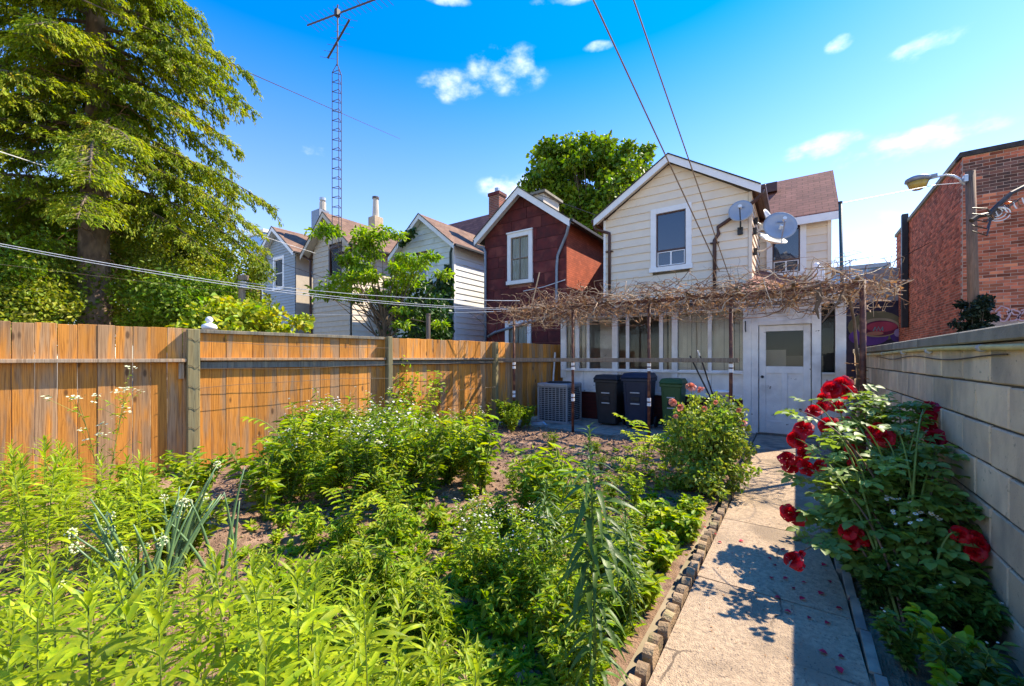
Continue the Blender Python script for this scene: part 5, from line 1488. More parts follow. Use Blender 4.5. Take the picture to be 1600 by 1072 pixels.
# ---- spruce
def spruce():
    bx_, by_, = PT(150, 560, 9.0).x, PT(150, 560, 9.0).y
    root = thing('spruce_tree', 'big drooping spruce with a thick brown trunk behind the fence at left', 'tree', (bx_, by_, 0))
    B0 = Vector((bx_, by_, 0))
    mb = MB()
    prof = [(0, .36), (.6, .31), (2, .285), (4, .25), (7, .19), (10, .12), (13, .05), (14.5, .01)]
    mb.tube([B0 + Vector((.05 * math.sin(z * .9), .04 * math.cos(z), z)) for z, r in prof], [r for z, r in prof], 18)
    mb.build('trunk', MT['bark'], root, True)
    def prof_R(h):
        xs = [2.6, 3.2, 3.9, 5.1, 5.9, 6.6, 7.3, 8.1, 9.3, 11, 13, 14.3]
        rs = [2.7, 3.2, 3.6, 3.9, 3.3, 2.7, 2.6, 3.4, 2.4, 2.1, 1.2, .3]
        return float(np.interp(h, xs, rs))
    br = MB(); leafs = []
    z = 5.0; lv = 0
    while z < 14.2:
        nb = 7 if z < 11 else 6
        a0 = rnd.uniform(0, 6.28)
        for k in range(nb):
            az = a0 + 2 * math.pi * k / nb + rnd.uniform(-.3, .3)
            zz = z + rnd.uniform(-.25, .25)
            droop = (.8 + .5 * rnd.random()) * (1.25 if zz < 6.2 else 1.0)
            Rr_ = prof_R(zz - droop * .75) * rnd.uniform(.72, 1.03)
            if rnd.random() < .14: Rr_ *= .5
            d = Vector((math.cos(az), math.sin(az), 0))
            A = B0 + Vector((0, 0, zz)); Cc = A + d * Rr_ + Vector((0, 0, -droop * (.25 + Rr_ / 4)))
            Bm = A + d * Rr_ * .5 + Vector((0, 0, -droop * .10 + .08))
            pts = bez(A, Bm, Cc, 12)
            br.tube(pts, [.045 * (1 - .85 * i / 11) for i in range(12)], 5, False)
            side_ = Vector((-d.y, d.x, 0))
            P = []; Dd = []
            m = int(16 * Rr_ / 3) + 6
            for i in range(m):
                t = .22 + .78 * (i + rnd.random()) / m
                k_ = min(10, int(t * 11)); f_ = t * 11 - k_
                c = pts[k_].lerp(pts[k_ + 1], min(1, f_))
                for sg in (-1, 1):
                    ln = (.55 * (1 - t) + .22) * (1 if Rr_ > 1.5 else .6) * rnd.uniform(.7, 1.2)
                    e = c + side_ * sg * ln + d * ln * .55 + Vector((0, 0, -ln * rnd.uniform(.2, 1.25)))
                    q = int(4 + ln * 16)
                    for j in range(q):
                        s_ = (j + .5) / q; pp_ = c.lerp(e, s_)
                        for w in range(5):
                            P.append(pp_ + Vector((rnd.gauss(0, .03), rnd.gauss(0, .03), rnd.gauss(-.01, .03))))
                            dd = (e - c).normalized() * .9 + side_ * rnd.gauss(0, .6) + d * rnd.gauss(.2, .5) + Vector((0, 0, rnd.uniform(-.8, .35)))
                            Dd.append(dd)
                    br.tube([c, c.lerp(e, .6)], [.012, .005], 3, False)
            n = len(P)
            P = np.array([tuple(p) for p in P]); Dd = np.array([tuple(p) for p in Dd])
            N_ = np.tile([[0, 0, 1.]], (n, 1)) + rng.normal(0, .35, (n, 3))
            leafs.append(leaves(P, Dd, N_, rng.uniform(.06, .12, n), rng.uniform(.018, .036, n), .25, .25, .3))
        z += .47 if z < 9 else .56; lv += 1
    br.build('limbs', MT['bark2'], root)
    leaf_mesh_obj('crown', leafs, MT['needles'], root)
    # dead bare twigs near the trunk, as the photo shows
    dt = MB()
    for k in range(46):
        az = rnd.uniform(0, 6.28); p = B0 + Vector((math.cos(az) * .25, math.sin(az) * .25, rnd.uniform(3.2, 8.5)))
        twig(dt, p, Vector((math.cos(az), math.sin(az), -.15)), 8, .14, .012, .28, -.02)
    dt.build('dead_twigs', MT['vine'], root)
spruce()

# ---- generic broadleaf crown
def broadleaf(name, label, cat, base, trunk_h, r0, crown, nclust, nleaf, L_, W_, leafmat, barkmat, group=None, csize=.5, flat=.7, up=.6, root=None, inner=.35, seedshell=True):
    """crown: list of (cx,cy,cz,rx,ry,rz) ellipsoids in world coords"""
    base = Vector(base)
    root = root or thing(name, label, cat, tuple(base), group)
    tb = MB()
    top = base + Vector((0, 0, trunk_h))
    tb.tube([base, base.lerp(top, .5) + Vector((rnd.uniform(-.05, .05), rnd.uniform(-.05, .05), 0)), top], [r0, r0 * .8, r0 * .6], 9)
    cs = []
    vol = [c[3] * c[4] * c[5] for c in crown]
    for i in range(nclust):
        e = rnd.choices(crown, vol)[0]
        d = Vector((rnd.gauss(0, 1), rnd.gauss(0, 1), rnd.gauss(0, 1))).normalized()
        q = rnd.uniform(inner, 1) ** .5
        c = Vector((e[0] + d.x * e[3] * q, e[1] + d.y * e[4] * q, e[2] + d.z * e[5] * q)); cs.append(c)
        st = base.lerp(top, rnd.uniform(.55, 1.0)); mid = st.lerp(c, .5) + Vector((0, 0, -.05 * (c - st).length))
        tb.tube(bez(st, mid, c, 5), [r0 * .22, r0 * .15, r0 * .10, r0 * .07, r0 * .04], 4, False)
    tb.build('trunk', barkmat, root)
    per = nleaf // nclust; P = []
    sz = np.array([csize * rnd.uniform(.6, 1.3) for _ in cs])
    idx = np.repeat(np.arange(nclust), per); n = len(idx)
    cc = np.array([tuple(c) for c in cs])
    off = rdir(n) * (rng.uniform(0, 1, n) ** .45)[:, None] * sz[idx][:, None]; off[:, 2] *= flat
    P = cc[idx] + off
    D = rdir(n) + off / (sz[idx][:, None]) * .8; D[:, 2] -= .25
    N_ = rdir(n, up)
    V, F = leaves(P, D, N_, rng.uniform(L_ * .6, L_ * 1.2, n), rng.uniform(W_ * .6, W_ * 1.2, n), .2, .2)
    leaf_mesh_obj('crown', [(V, F)], leafmat, root)
    return root

# maple beyond the roofs
c = PT(925, 300, 24); c2 = PT(880, 262, 24); c3 = PT(965, 262, 24.5); c4v = PT(855, 300, 23.5); c5 = PT(905, 245, 24); c6 = PT(1000, 275, 25); c7 = PT(930, 345, 24)
broadleaf('maple_tree', 'large round green maple rising behind the red and cream house roofs', 'tree', (c.x, c.y, 0), 8, .35,
          [(c.x, c.y, c.z, 3.2, 3, 2.5), (c2.x, c2.y, c2.z, 1.7, 2, 1.5), (c3.x, c3.y, c3.z, 1.9, 2, 1.4), (c4v.x, c4v.y, c4v.z, 1.3, 1.5, 1.4), (c5.x, c5.y, c5.z, 1.2, 1.5, 1.0), (c6.x, c6.y, c6.z, 1.2, 1.2, 1.1), (c7.x, c7.y, c7.z, 3.0, 2.5, 1.6)],
          190, 25000, .26, .20, MT['maple'], MT['bark2'], csize=.7, inner=.25)
# light green sapling tree
b = PT(601, 560, 10.3); b.z = 0
def CR(px, py, z, rx, rz, ry=None):
    p = PT(px, py, z); return (p.x, p.y, p.z, rx, ry or rx, rz)
broadleaf('young_tree', 'airy bright green young tree standing in front of the tan and white houses', 'tree', tuple(b), 2.7, .11,
          [CR(600, 420, 10.3, 1.25, .9), CR(548, 375, 10.0, .8, .3), CR(655, 410, 10.0, .7, .55), CR(520, 468, 10, .75, .28), CR(560, 440, 10.2, .8, .5), CR(640, 470, 10.3, .7, .6), CR(500, 460, 10, .5, .15), CR(650, 385, 10, .4, .2), CR(610, 370, 10, .45, .35), CR(660, 505, 10, .5, .3)],
          56, 5000, .15, .058, MT['sapling'], MT['bark2'], csize=.30, flat=.30, up=1.4, inner=.15)
# yellow green bushes over the fence
for i, (px, py, z, rx, rz, lab) in enumerate([(345, 508, 7.6, .50, .36, 'yellow-green leafy bush just right of the white bust behind the fence'), (420, 508, 7.8, .75, .22, 'bright yellow-green bush over the fence in front of the grey house'), (385, 500, 8.6, .42, .32, 'orange tinted green shrub around the wooden clothes post')]):
    p = PT(px, 560, z); p.z = 0
    broadleaf('yellow_bush', lab, 'bush', tuple(p), 1.3, .05, [CR(px, py, z, rx, rz), CR(px - 15, py + 25, z, rx, rz)], 26, 2600, .12, .085, MT['yellowbush'], MT['bark2'], csize=.3, up=.9)
# ivy on the white house and below the sapling
vx = PT(675, 560, 11.6)
iv = thing('wall_ivy', 'dark green ivy climbing the front corner of the white house', 'ivy', (vx.x, 11.8, 0))
Pn = []
def patch(px0, px1, py0, py1, n, Y, dens=1.0, shape=None):
    out = []
    while len(out) < n:
        px = rnd.uniform(px0, px1); py = rnd.uniform(py0, py1)
        if shape and not shape(px, py): continue
        q = PT(px, py, ZA(px, Y)); q.y -= abs(rnd.gauss(0, .10)); out.append(tuple(q))
    return out
shp = lambda x, y: y > 418 + (706 - x) * .9 + 10 * math.sin(x * .5) and (x > 672 or y > 470)
Pn = patch(640, 708, 410, 530, 3000, 11.9, 1, shp) + patch(655, 706, 470, 535, 1200, 11.7) + patch(628, 650, 352, 385, 200, 11.6, 1, lambda x, y: abs(y - (384 - (x - 626) * 1.1)) < 5)
P = np.array(Pn); n = len(P)
D = rng.normal(0, .5, (n, 3)); D[:, 2] -= .8; N_ = np.tile([[0, -1, .5]], (n, 1)) + rng.normal(0, .4, (n, 3))
V, F = leaves(P, D, N_, rng.uniform(.10, .19, n), rng.uniform(.09, .15, n), .15, .2)
leaf_mesh_obj('foliage', [(V, F)], MT['ivy'], iv)
stv = MB()
for k in range(7):
    twig(stv, Vector((vx.x + rnd.uniform(-.3, .5), 11.9, 0)), Vector((rnd.uniform(-.1, .1), 0, 1)), 22, .17, .018, .12, .05)
stv.build('stems', MT['browncane'], iv)
p = PT(665, 560, 11.0); p.z = 0
broadleaf('dark_shrub', 'dark leafy shrub behind the fence below the young tree, before the white house', 'shrub', tuple(p), 1.5, .05, [CR(655, 500, 11, .8, .9), CR(690, 510, 10.8, .5, .6)], 26, 2600, .14, .09, MT['ivy'], MT['bark2'], csize=.4)
# dark ivy clump on the utility pole foot
p = PT(1523, 560, 8.9); p.z = 0
broadleaf('dark_shrub', 'dense almost black ivy clump at the foot of the utility pole', 'shrub', tuple(p), 2.0, .06, [CR(1524, 478, 9.0, .26, .26), CR(1522, 502, 9.0, .27, .30), CR(1524, 520, 9.0, .22, .25)], 40, 4200, .07, .055, MT['darkivy'], MT['bark2'], csize=.13, inner=0)
# hedge trees behind the fence at left
hz = [(-45, 430, 7.5, 1.3, 1.5, 'green leafy tree filling the left edge behind the fence'), (20, 375, 9.5, 1.5, 1.4, 'tall loosely leaved tree at far left, under the spruce boughs'), (15, 475, 7.6, 1.0, .7, 'yellowish green shrub low at far left behind the fence'),
      (85, 455, 10.2, 1.3, .9, 'dense shrub just left of the spruce trunk'), (215, 440, 9.8, 1.5, 1.2, 'dense green shrub just right of the spruce trunk'), (270, 390, 11.5, 1.6, 1.1, 'leafy tree under the right-hand spruce boughs, further back'),
      (290, 470, 9.2, 1.3, .8, 'green shrub between the spruce and the clothes post'), (100, 370, 13, 2.2, 1.7, 'leafy tree seen between the spruce trunk and the left edge, far back'), (330, 430, 13, 1.5, 1.1, 'dark leafy tree left of the brick house'), (190, 360, 14, 2.2, 1.5, 'leafy tree directly behind the spruce trunk, far back')]
for i, (px, py, z, rx, rz, lab) in enumerate(hz):
    p = PT(px, 560, z); p.z = 0
    ctr = PT(px, py, z)
    broadleaf('hedge_tree' if z > 9 else 'hedge_shrub', lab, 'tree' if z > 9 else 'shrub', tuple(p), max(1.0, ctr.z - rz * .5), .07 if z > 9 else .04, [CR(px, py, z, rx, rz), CR(px + 20, min(500, py + 45), z, rx * .8, rz * .7)],
              75, 9600, .085 if z < 12 else .12, .052 if z < 12 else .075, MT['hedge'] if i % 3 else MT['maple'], MT['bark2'], csize=.45, inner=.1)
# bush beyond the fern by trunk: pinnate fronds hanging over the fence top
# =============================================================== small plants (templates)
def lance_mesh(name, L_, Wd, droop, rise, mat, seg=6, fold=.35, twist=0):
    V = []; F = []
    for i in range(seg + 1):
        t = i / seg
        x = L_ * (t - .10 * droop * t * t); z = L_ * (rise * t - droop * t * t)
        w = Wd / 2 * (math.sin(math.pi * min(1, t * .98 + .02)) ** .8) * (1.15 - .45 * t)
        if i == seg: w = 0.0004
        if i == 0: w = Wd * .06
        wob = .04 * L_ * math.sin(t * 5 + twist) * twist
        V += [(x, w + wob, z + w * fold), (x, wob, z), (x, -w + wob, z + w * fold)]
    for i in range(seg):
        a = i * 3; b_ = a + 3
        F += [(a, a + 1, b_ + 1, b_), (a + 1, a + 2, b_ + 2, b_ + 1)]
    me = mesh_np(name, V, F, True); me.materials.append(mat); return me

lanceA = [lance_mesh('leaf', 1.0, .155, d, r, MT['lance'], twist=tw) for d, r, tw in ((.35, .25, .4), (.55, .2, -.5), (.2, .3, .8), (.75, .3, 0.2))]
def stalk_template(h, nl, L0, seed, mat_leafs, stemmat, top_up=True, r=.004, lowcut=.25, droopy=0):
    rr = random.Random(seed)
    root = bpy.data.objects.new('leafy_stalk', None); C.objects.link(root); root.empty_display_size = .05
    lean = Vector((rr.uniform(-.06, .06), rr.uniform(-.06, .06), 0))
    pth = lambda t: Vector((lean.x * t * t, lean.y * t * t, h * t))
    MB().tube([pth(t) for t in np.linspace(0, 1, 8)], [r * (1 - .6 * t) for t in np.linspace(0, 1, 8)], 6).build('stem', stemmat, root)
    for k in range(nl):
        t = lowcut + (1 - lowcut) * (k / (nl - 1)) ** .85
        f = 1 - max(0, (t - .72) / .28)
        L_ = L0 * (.38 + .62 * f ** .8) * rr.uniform(.82, 1.15)
        if t < .45: L_ *= .75
        o = bpy.data.objects.new('leaf', mat_leafs[rr.randrange(len(mat_leafs))]); C.objects.link(o); o.parent = root
        az = k * 2.39996 + rr.uniform(-.25, .25)
        el = (.22 + .95 * (1 - f) ** 1.2) if not droopy else (.12 * f + 1.1 * (1 - f))
        el += rr.uniform(-.15, .15)
        o.location = pth(t); o.rotation_euler = (rr.uniform(-.35, .35), -el, az); o.scale = (L_, L_ * rr.uniform(.85, 1.15), L_)
    return root
def place(tmpl, loc, rz, sc_, name, label, cat, group, tilt=(0, 0), used=set()):
    o = tmpl if tmpl.as_pointer() not in used else copy_tree(tmpl)
    used.add(tmpl.as_pointer())
    if cat == 'plant' and group: label = ' '.join((label + ', ' + where(loc, sc_)).split()[:16])
    o.name = name; o.location = loc; o.rotation_euler = (tilt[0], tilt[1], rz); o.scale = (sc_, sc_, sc_)
    tag(o, label, cat, group); return o
LM = [(215, 800, 'the big onion clump'), (262, 760, 'the small onion clump'), (300, 700, 'the first fence post'), (573, 840, 'the tallest stalk'), (930, 1000, 'the drooping plant'), (930, 820, 'the drooping plant tip'), (540, 660, 'the fleabane clump'),
      (1010, 700, 'the lime fronds'), (1090, 700, 'the salmon rose shrub'), (850, 760, 'the slim mid-bed weeds'), (700, 640, 'the fence sapling'), (790, 650, 'the third fence post'), (100, 720, 'the left fence boards'), (60, 1000, 'the bottom left corner'),
      (300, 1020, 'the bottom edge'), (600, 1020, 'the tallest stalk foot'), (700, 900, 'the short daisy fleabane'), (1080, 850, 'the edging bricks'), (1020, 1020, 'the lowest edging bricks'), (1385, 880, 'the left feverfew'), (1430, 880, 'the right feverfew'),
      (1340, 840, 'the lower left roses'), (1530, 850, 'the lowest right roses'), (1550, 980, 'the block wall foot'), (1320, 1000, 'the path kerb'), (1300, 700, 'the highest roses'), (1470, 660, 'the crimson roses'), (420, 860, 'the bare soil patch'), (500, 780, 'the lime seedling'), (760, 800, 'the bare middle soil')]
def where(loc, sc_):
    x, y = loc[0], loc[1]; z = x * FW[0] + y * FW[1]; u = (x * RT[0] + y * RT[1]) / z
    px = 800 + FPX * u; py = HY + FPX * (H - .3) / z
    b_ = min(LM, key=lambda q: (q[0] - px) ** 2 + (q[1] - py) ** 2); dx, dy = px - b_[0], py - b_[1]
    srt = sorted(LM, key=lambda q: (q[0] - px) ** 2 + (q[1] - py) ** 2); c_ = srt[1]
    if math.hypot(dx, dy) > 24 and (c_[0] - px) * dx + (c_[1] - py) * dy < 0:
        ph = 'between ' + b_[2] + ' and ' + c_[2]
        if len(ph.split()) <= 10: return ph
    w = 'near' if math.hypot(dx, dy) < 18 else (('right of' if dx > 0 else 'left of') if abs(dx) > abs(dy) else ('nearer than' if dy > 0 else 'behind'))
    sz = '' if sc_ < .45 or w == 'near' else ''
    return w + ' ' + b_[2]
def soil_z(x, y): return .03 if x < -.65 else .0
stk = [stalk_template(.95, 46, .165, 100 + i, lanceA, MT['stem']) for i in range(5)]
# foreground stand
cnt = 0; tries = 0; spots = []
fg = []
while cnt < 92 and tries < 6000:
    tries += 1
    z = rnd.uniform(.95, 2.3); px = rnd.uniform(-170, 735)
    ytip = rnd.uniform(850, 1050)
    if px > 500: ytip = rnd.uniform(905, 1100)
    if px > 620 : ytip = rnd.uniform(960, 1120)
    p = PT(px, 560, z)
    h = H - (ytip - HY) / FPX * z - .03
    if h < .45 or h > 1.02: continue
    if p.y < -.5 or p.x > -.66: continue
    if any((p.x - a) ** 2 + (p.y - b_) ** 2 < .105 ** 2 for a, b_ in spots): continue
    if p.x < fence_x(p.y) + .4: continue
    spots.append((p.x, p.y)); fg.append((p.x, p.y, h)); cnt += 1
    place(stk[rnd.randrange(5)], (p.x, p.y, .02), rnd.uniform(0, 6.28), h / .95, 'leafy_stalk', 'lime lance-leaved stalk in the stand', 'plant', 'lance-leaved stalks at bottom left', (rnd.uniform(-.06, .06), rnd.uniform(-.06, .06)))
# named taller ones
named = [(573, 828, 2.3, 'taller lance-leaved stalk standing clear at bottom centre-left'), (640, 868, 2.2, 'lance-leaved stalk just right of the tall one at bottom centre-left'), (690, 905, 1.9, 'rightmost lance-leaved stalk of the bottom left stand'), (520, 880, 2.0, 'lance-leaved stalk just left of the tall one at bottom centre-left')]
for (px, py, z, lab) in named:
    p = PT(px, 560, z); h = H - (py - HY) / FPX * z
    place(stk[rnd.randrange(5)], (p.x, p.y, .02), rnd.uniform(0, 6.28), h / .95, 'leafy_stalk', lab, 'plant', 'lance-leaved stalks at bottom left')
for i in range(64):
    px = rnd.uniform(-60, 235); z = rnd.uniform(2.0, 3.7); ytop = rnd.uniform(690, 790) + max(0, (px - 150) * .3)
    p = PT(px, 560, z); h = H - (ytop - HY) / FPX * z
    if p.x < fence_x(p.y) + .25: continue
    place(stk[i % 5], (p.x, p.y, .02), rnd.uniform(0, 6.28), max(.5, min(1.25, h / .95)), 'leafy_stalk', 'lance-leaved stalk by the fence', 'plant', 'lance-leaved stalks by the fence')

# tall drooping dark plant near the path
lanceD = [lance_mesh('leaf', 1.0, .14, d, r, MT['lancedark'], twist=tw) for d, r, tw in ((1.1, .55, .5), (.8, .35, -.5), (1.3, .7, .7), (.95, .4, -.7))]
dr = stalk_template(1.14, 135, .19, 55, lanceD, MT['stem'], r=.008, lowcut=.12, droopy=1)
for ch in dr.children:
    if ch.name.startswith('leaf') and ch.location.z > .95: ch.scale = [v * .62 for v in ch.scale]
p = PT(930, 560, 1.62)
tag(dr, 'tall dark green plant with long drooping leaves near the path edge at bottom centre', 'plant'); dr.name = 'drooping_plant'; dr.location = (p.x, p.y, 0.02)

p = PT(985, 560, 2.1); o = copy_tree(dr); o.location = (p.x, p.y, 0); o.scale = (.62, .62, .62); o.rotation_euler = (0, 0, 2.0)
tag(o, 'smaller long-leaved plant right of the tall drooping one', 'plant')
p = PT(845, 560, 2.5); o = copy_tree(dr); o.location = (p.x, p.y, 0); o.scale = (.66, .66, .66); o.rotation_euler = (0, 0, 4.0)
tag(o, 'smaller long-leaved plant left of the tall drooping one', 'plant')
# ---- template: bushy weed with joined foliage (+ optional flowers)
def weed_template(name, h, nst, nleaf, L_, W_, leafmat, seed, spread=.16, flowers=0, flowermat=None, fr=.011, stemmat=None, up=.4, yolk=True, lowest=.1, flowertop=.85):
    rr = random.Random(seed); rg = np.random.default_rng(seed)
    root = bpy.data.objects.new(name, None); C.objects.link(root); root.empty_display_size = .05
    sm = MB(); P = []; D = []; tips = []
    for s_ in range(nst):
        az = rr.uniform(0, 6.28); e = Vector((math.cos(az), math.sin(az), 0)) * spread * rr.uniform(.2, 1.0); hh = h * rr.uniform(.72, 1.0)
        a = Vector((rr.uniform(-.02, .02), rr.uniform(-.02, .02), 0)); c = e + Vector((0, 0, hh)); b_ = e * .35 + Vector((0, 0, hh * .5))
        pts = bez(a, b_, c, 7); sm.tube(pts, [.004, .0038, .0034, .003, .0025, .002, .0015], 4, False); tips.append(c)
        for q in range(2 + int(hh / .2)):
            t = rr.uniform(.35, .9); k = min(5, int(t * 6)); pp_ = pts[k].lerp(pts[k + 1], t * 6 - k)
            d = Vector((rr.gauss(0, 1), rr.gauss(0, 1), 1.1)).normalized(); q2 = pp_ + d * h * rr.uniform(.10, .22)
            sm.tube([pp_, q2], [.002, .0012], 3, False); tips.append(q2)
            for _ in range(4): P.append(tuple(pp_.lerp(q2, rr.random()))); D.append((d.x + rr.gauss(0, .8), d.y + rr.gauss(0, .8), rr.gauss(.2, .4)))
        m = nleaf // nst
        for q in range(m):
            t = lowest + (1 - lowest) * rr.random(); k = min(5, int(t * 6)); P.append(tuple(pts[k].lerp(pts[k + 1], t * 6 - k)))
            az2 = rr.uniform(0, 6.28); D.append((math.cos(az2), math.sin(az2), rr.uniform(-.1, .8)))
    sm.build('stems', stemmat or MT['stem'], root)
    P = np.array(P); D = np.array(D, float); n = len(P)
    N_ = np.tile([[0, 0, 1.]], (n, 1)) + rg.normal(0, .3, (n, 3))
    V, F = leaves(P, D, N_, rg.uniform(L_ * .55, L_ * 1.15, n), rg.uniform(W_ * .6, W_ * 1.1, n), .2, .3)
    link('foliage', mesh_np('foliage', V, F), leafmat, root)
    if flowers:
        fl = MB(); yk = MB()
        tips.sort(key=lambda v: -v.z)
        for q in range(flowers):
            c = tips[q % max(1, int(len(tips) * flowertop))] + Vector((rr.gauss(0, .022), rr.gauss(0, .022), rr.uniform(0, .03)))
            nrm = Vector((rr.gauss(0, .35), rr.gauss(-.25, .35), 1)).normalized(); s1 = nrm.orthogonal().normalized(); s2 = nrm.cross(s1)
            r_ = fr * rr.uniform(.7, 1.2); V2 = [c + nrm * .001]; F2 = []
            for k in range(12):
                an_ = 6.2832 * k / 12; rad = r_ * (1 if k % 2 else .72); V2.append(c + (s1 * math.cos(an_) + s2 * math.sin(an_)) * rad + nrm * r_ * .12)
            for k in range(12): F2.append((0, 1 + k, 1 + (k + 1) % 12))
            fl.add(V2, F2)
            if yolk:
                yk.lathe(tuple(c + nrm * .001), [(r_ * .36, 0), (r_ * .22, r_ * .25)], 6)
        fl.build('flowers', flowermat or MT['daisy'], root)
        if yolk: yk.build('flower_centres', MT['yolk'], root)
    return root
fle = [weed_template('daisy_fleabane', 1.0, 9, 210, .085, .022, MT['weed'], 200 + i, .36, 48, MT['daisy'], .0125, lowest=.05, flowertop=.45) for i in range(4)]
wds = [weed_template('leafy_weed', .5, 9, 150, .08, .023, MT['weed'], 300 + i, .22) for i in range(4)]
wdb = [weed_template('broad_weed', .28, 8, 76, .095, .055, MT['weedbright'], 330 + i, .19) for i in range(3)]
wdd = [weed_template('shade_weed', .42, 7, 130, .085, .05, MT['weeddark'], 360 + i, .17, 2, MT['daisy'], .009, flowertop=.4) for i in range(3)]
lush = [weed_template('bushy_plant', .8, 11, 260, .10, .045, MT['weed'], 390 + i, .42) for i in range(3)]

def near(px0, px1, z0, z1):
    px = rnd.uniform(px0, px1); z = rnd.uniform(z0, z1); p = PT(px, 560, z); return px, z, p
def ok_bed(p, m=.18): return p.x > fence_x(p.y) + m and p.x < -.70 and p.y < 7.2
# fleabane mass by the fence
def band(tmpls, n, px0, px1, yb0, yb1, hfun, name, label, group, cat='plant', m=.18):
    c_ = 0; t_ = 0
    while c_ < n and t_ < 4000:
        t_ += 1
        px = rnd.uniform(px0, px1); yb = rnd.uniform(yb0, yb1); z = FPX * H / (yb - HY); p = PT(px, 560, z)
        if not ok_bed(p, m): continue
        T = tmpls[rnd.randrange(len(tmpls))]
        place(T, (p.x, p.y, .02), rnd.uniform(0, 6.28), hfun(px, yb), name, label, cat, group); c_ += 1
band(fle, 24, 410, 650, 708, 800, lambda x, y: rnd.uniform(.62, 1.10), 'daisy_fleabane', 'tall white-flowered fleabane', 'fleabane in the clump by the fence')
band(fle, 16, 610, 760, 700, 770, lambda x, y: rnd.uniform(.5, .85), 'daisy_fleabane', 'shorter white-flowered fleabane', 'lower fleabane right of the clump')
band(lush, 7, 385, 620, 715, 795, lambda x, y: rnd.uniform(.5, 1.0), 'bushy_plant', 'broad-leaved green plant among the fleabane', 'bushy plants in the fence clump')
band(lush, 7, 740, 830, 655, 678, lambda x, y: rnd.uniform(.45, .8), 'bushy_plant', 'low leafy plant at the fence foot', 'bushy plants near the air conditioner', m=.12)
band(lush, 6, 180, 320, 800, 900, lambda x, y: rnd.uniform(.6, .85), 'currant_bush', 'lobed-leaved green bush', 'currant bushes by the first post')
band(wds, 36, 450, 880, 830, 1010, lambda x, y: rnd.uniform(.35, .85), 'leafy_weed', 'leafy green weed with narrow leaves', 'leafy weeds in the middle of the bed')
band(fle, 6, 640, 880, 850, 1000, lambda x, y: rnd.uniform(.38, .55), 'daisy_fleabane', 'short fleabane with white daisies', 'short fleabane in the near bed')
band(wds, 18, 860, 1000, 790, 930, lambda x, y: rnd.uniform(.45, .8), 'leafy_weed', 'knee-high leafy weed', 'leafy weeds at right of the bed')
band(wds, 9, 790, 960, 700, 790, lambda x, y: rnd.uniform(.3, .6), 'leafy_weed', 'thin weed on bare soil', 'weeds at the far end of the bed')
band(wdb, 22, 960, 1085, 770, 980, lambda x, y: rnd.uniform(.45, .85), 'broad_weed', 'yellow-green broad-leaved plant along the edging', 'broad-leaved plants along the edging')
band(wdb, 40, 420, 960, 740, 1010, lambda x, y: rnd.uniform(.35, .7), 'broad_weed', 'small yellow-green weed on the soil', 'small weeds over the bed')
band(wds, 16, 860, 1040, 960, 1150, lambda x, y: rnd.uniform(.5, .75), 'leafy_weed', 'leafy weed at the near bed end', 'leafy weeds at the bottom of the bed')
band(wds, 14, 1090, 1170, 700, 790, lambda x, y: rnd.uniform(.6, 1.0), 'leafy_weed', 'leafy weed beside the path', 'weeds under the rose shrub')
band(wds, 18, 380, 760, 705, 820, lambda x, y: rnd.uniform(.8, 1.9), 'leafy_weed', 'slim upright green weed', 'slim weeds by the fence clump')
# tall single stalk clusters
for (px, ytop, z) in [(850, 690, 3.5), (838, 705, 3.7), (866, 700, 3.3), (826, 730, 3.6)]:
    p = PT(px, 560, z); h = H - (ytop - HY) / FPX * z
    place(wds[rnd.randrange(4)], (p.x, p.y, .02), rnd.uniform(0, 6), h / .5, 'leafy_weed', 'tall slim green weed', 'plant', 'tall slim weeds mid bed')
# umbel-flowered tall weed at left fence
ub = weed_template('umbel_plant', 1.35, 3, 30, .05, .018, MT['weed'], 777, .30, 150, MT['umbel'], .014, yolk=False, flowertop=.8)
p = PT(165, 560, 3.9); place(ub, (p.x, p.y, .02), .4, 1.0, 'umbel_plant', 'thin-stemmed plant with cream flower clusters against the left fence boards', 'plant', None)
# climbing sapling on the fence
vs_ = thing('fence_sapling', 'slender green sapling growing up against the fence boards', 'sapling', (fence_x(5.0) + .3, 5.0, 0))
tb = MB(); P = []; D = []
b0_ = Vector((fence_x(5.0) + .28, 5.0, 0))
for k in range(6):
    pts = twig(tb, b0_ + Vector((0, rnd.uniform(-.1, .1), 0)), Vector((rnd.uniform(-.05, .05), rnd.uniform(-.2, .35), 1)), 13, rnd.uniform(.085, .115), .008, .13, .1)
    for q_ in pts[3:]:
        for _ in range(8): P.append((q_.x + rnd.gauss(0, .07), q_.y + rnd.gauss(0, .09), q_.z + rnd.gauss(0, .05))); D.append((rnd.gauss(0, 1), rnd.gauss(0, 1), rnd.gauss(-.1, .4)))
tb.build('stems', MT['browncane'], vs_)
n = len(P); V, F = leaves(np.array(P), np.array(D), rdir(n, 1.0), rng.uniform(.05, .10, n), rng.uniform(.03, .05, n), .2, .2)
leaf_mesh_obj('foliage', [(V, F)], MT['weedbright'], vs_)

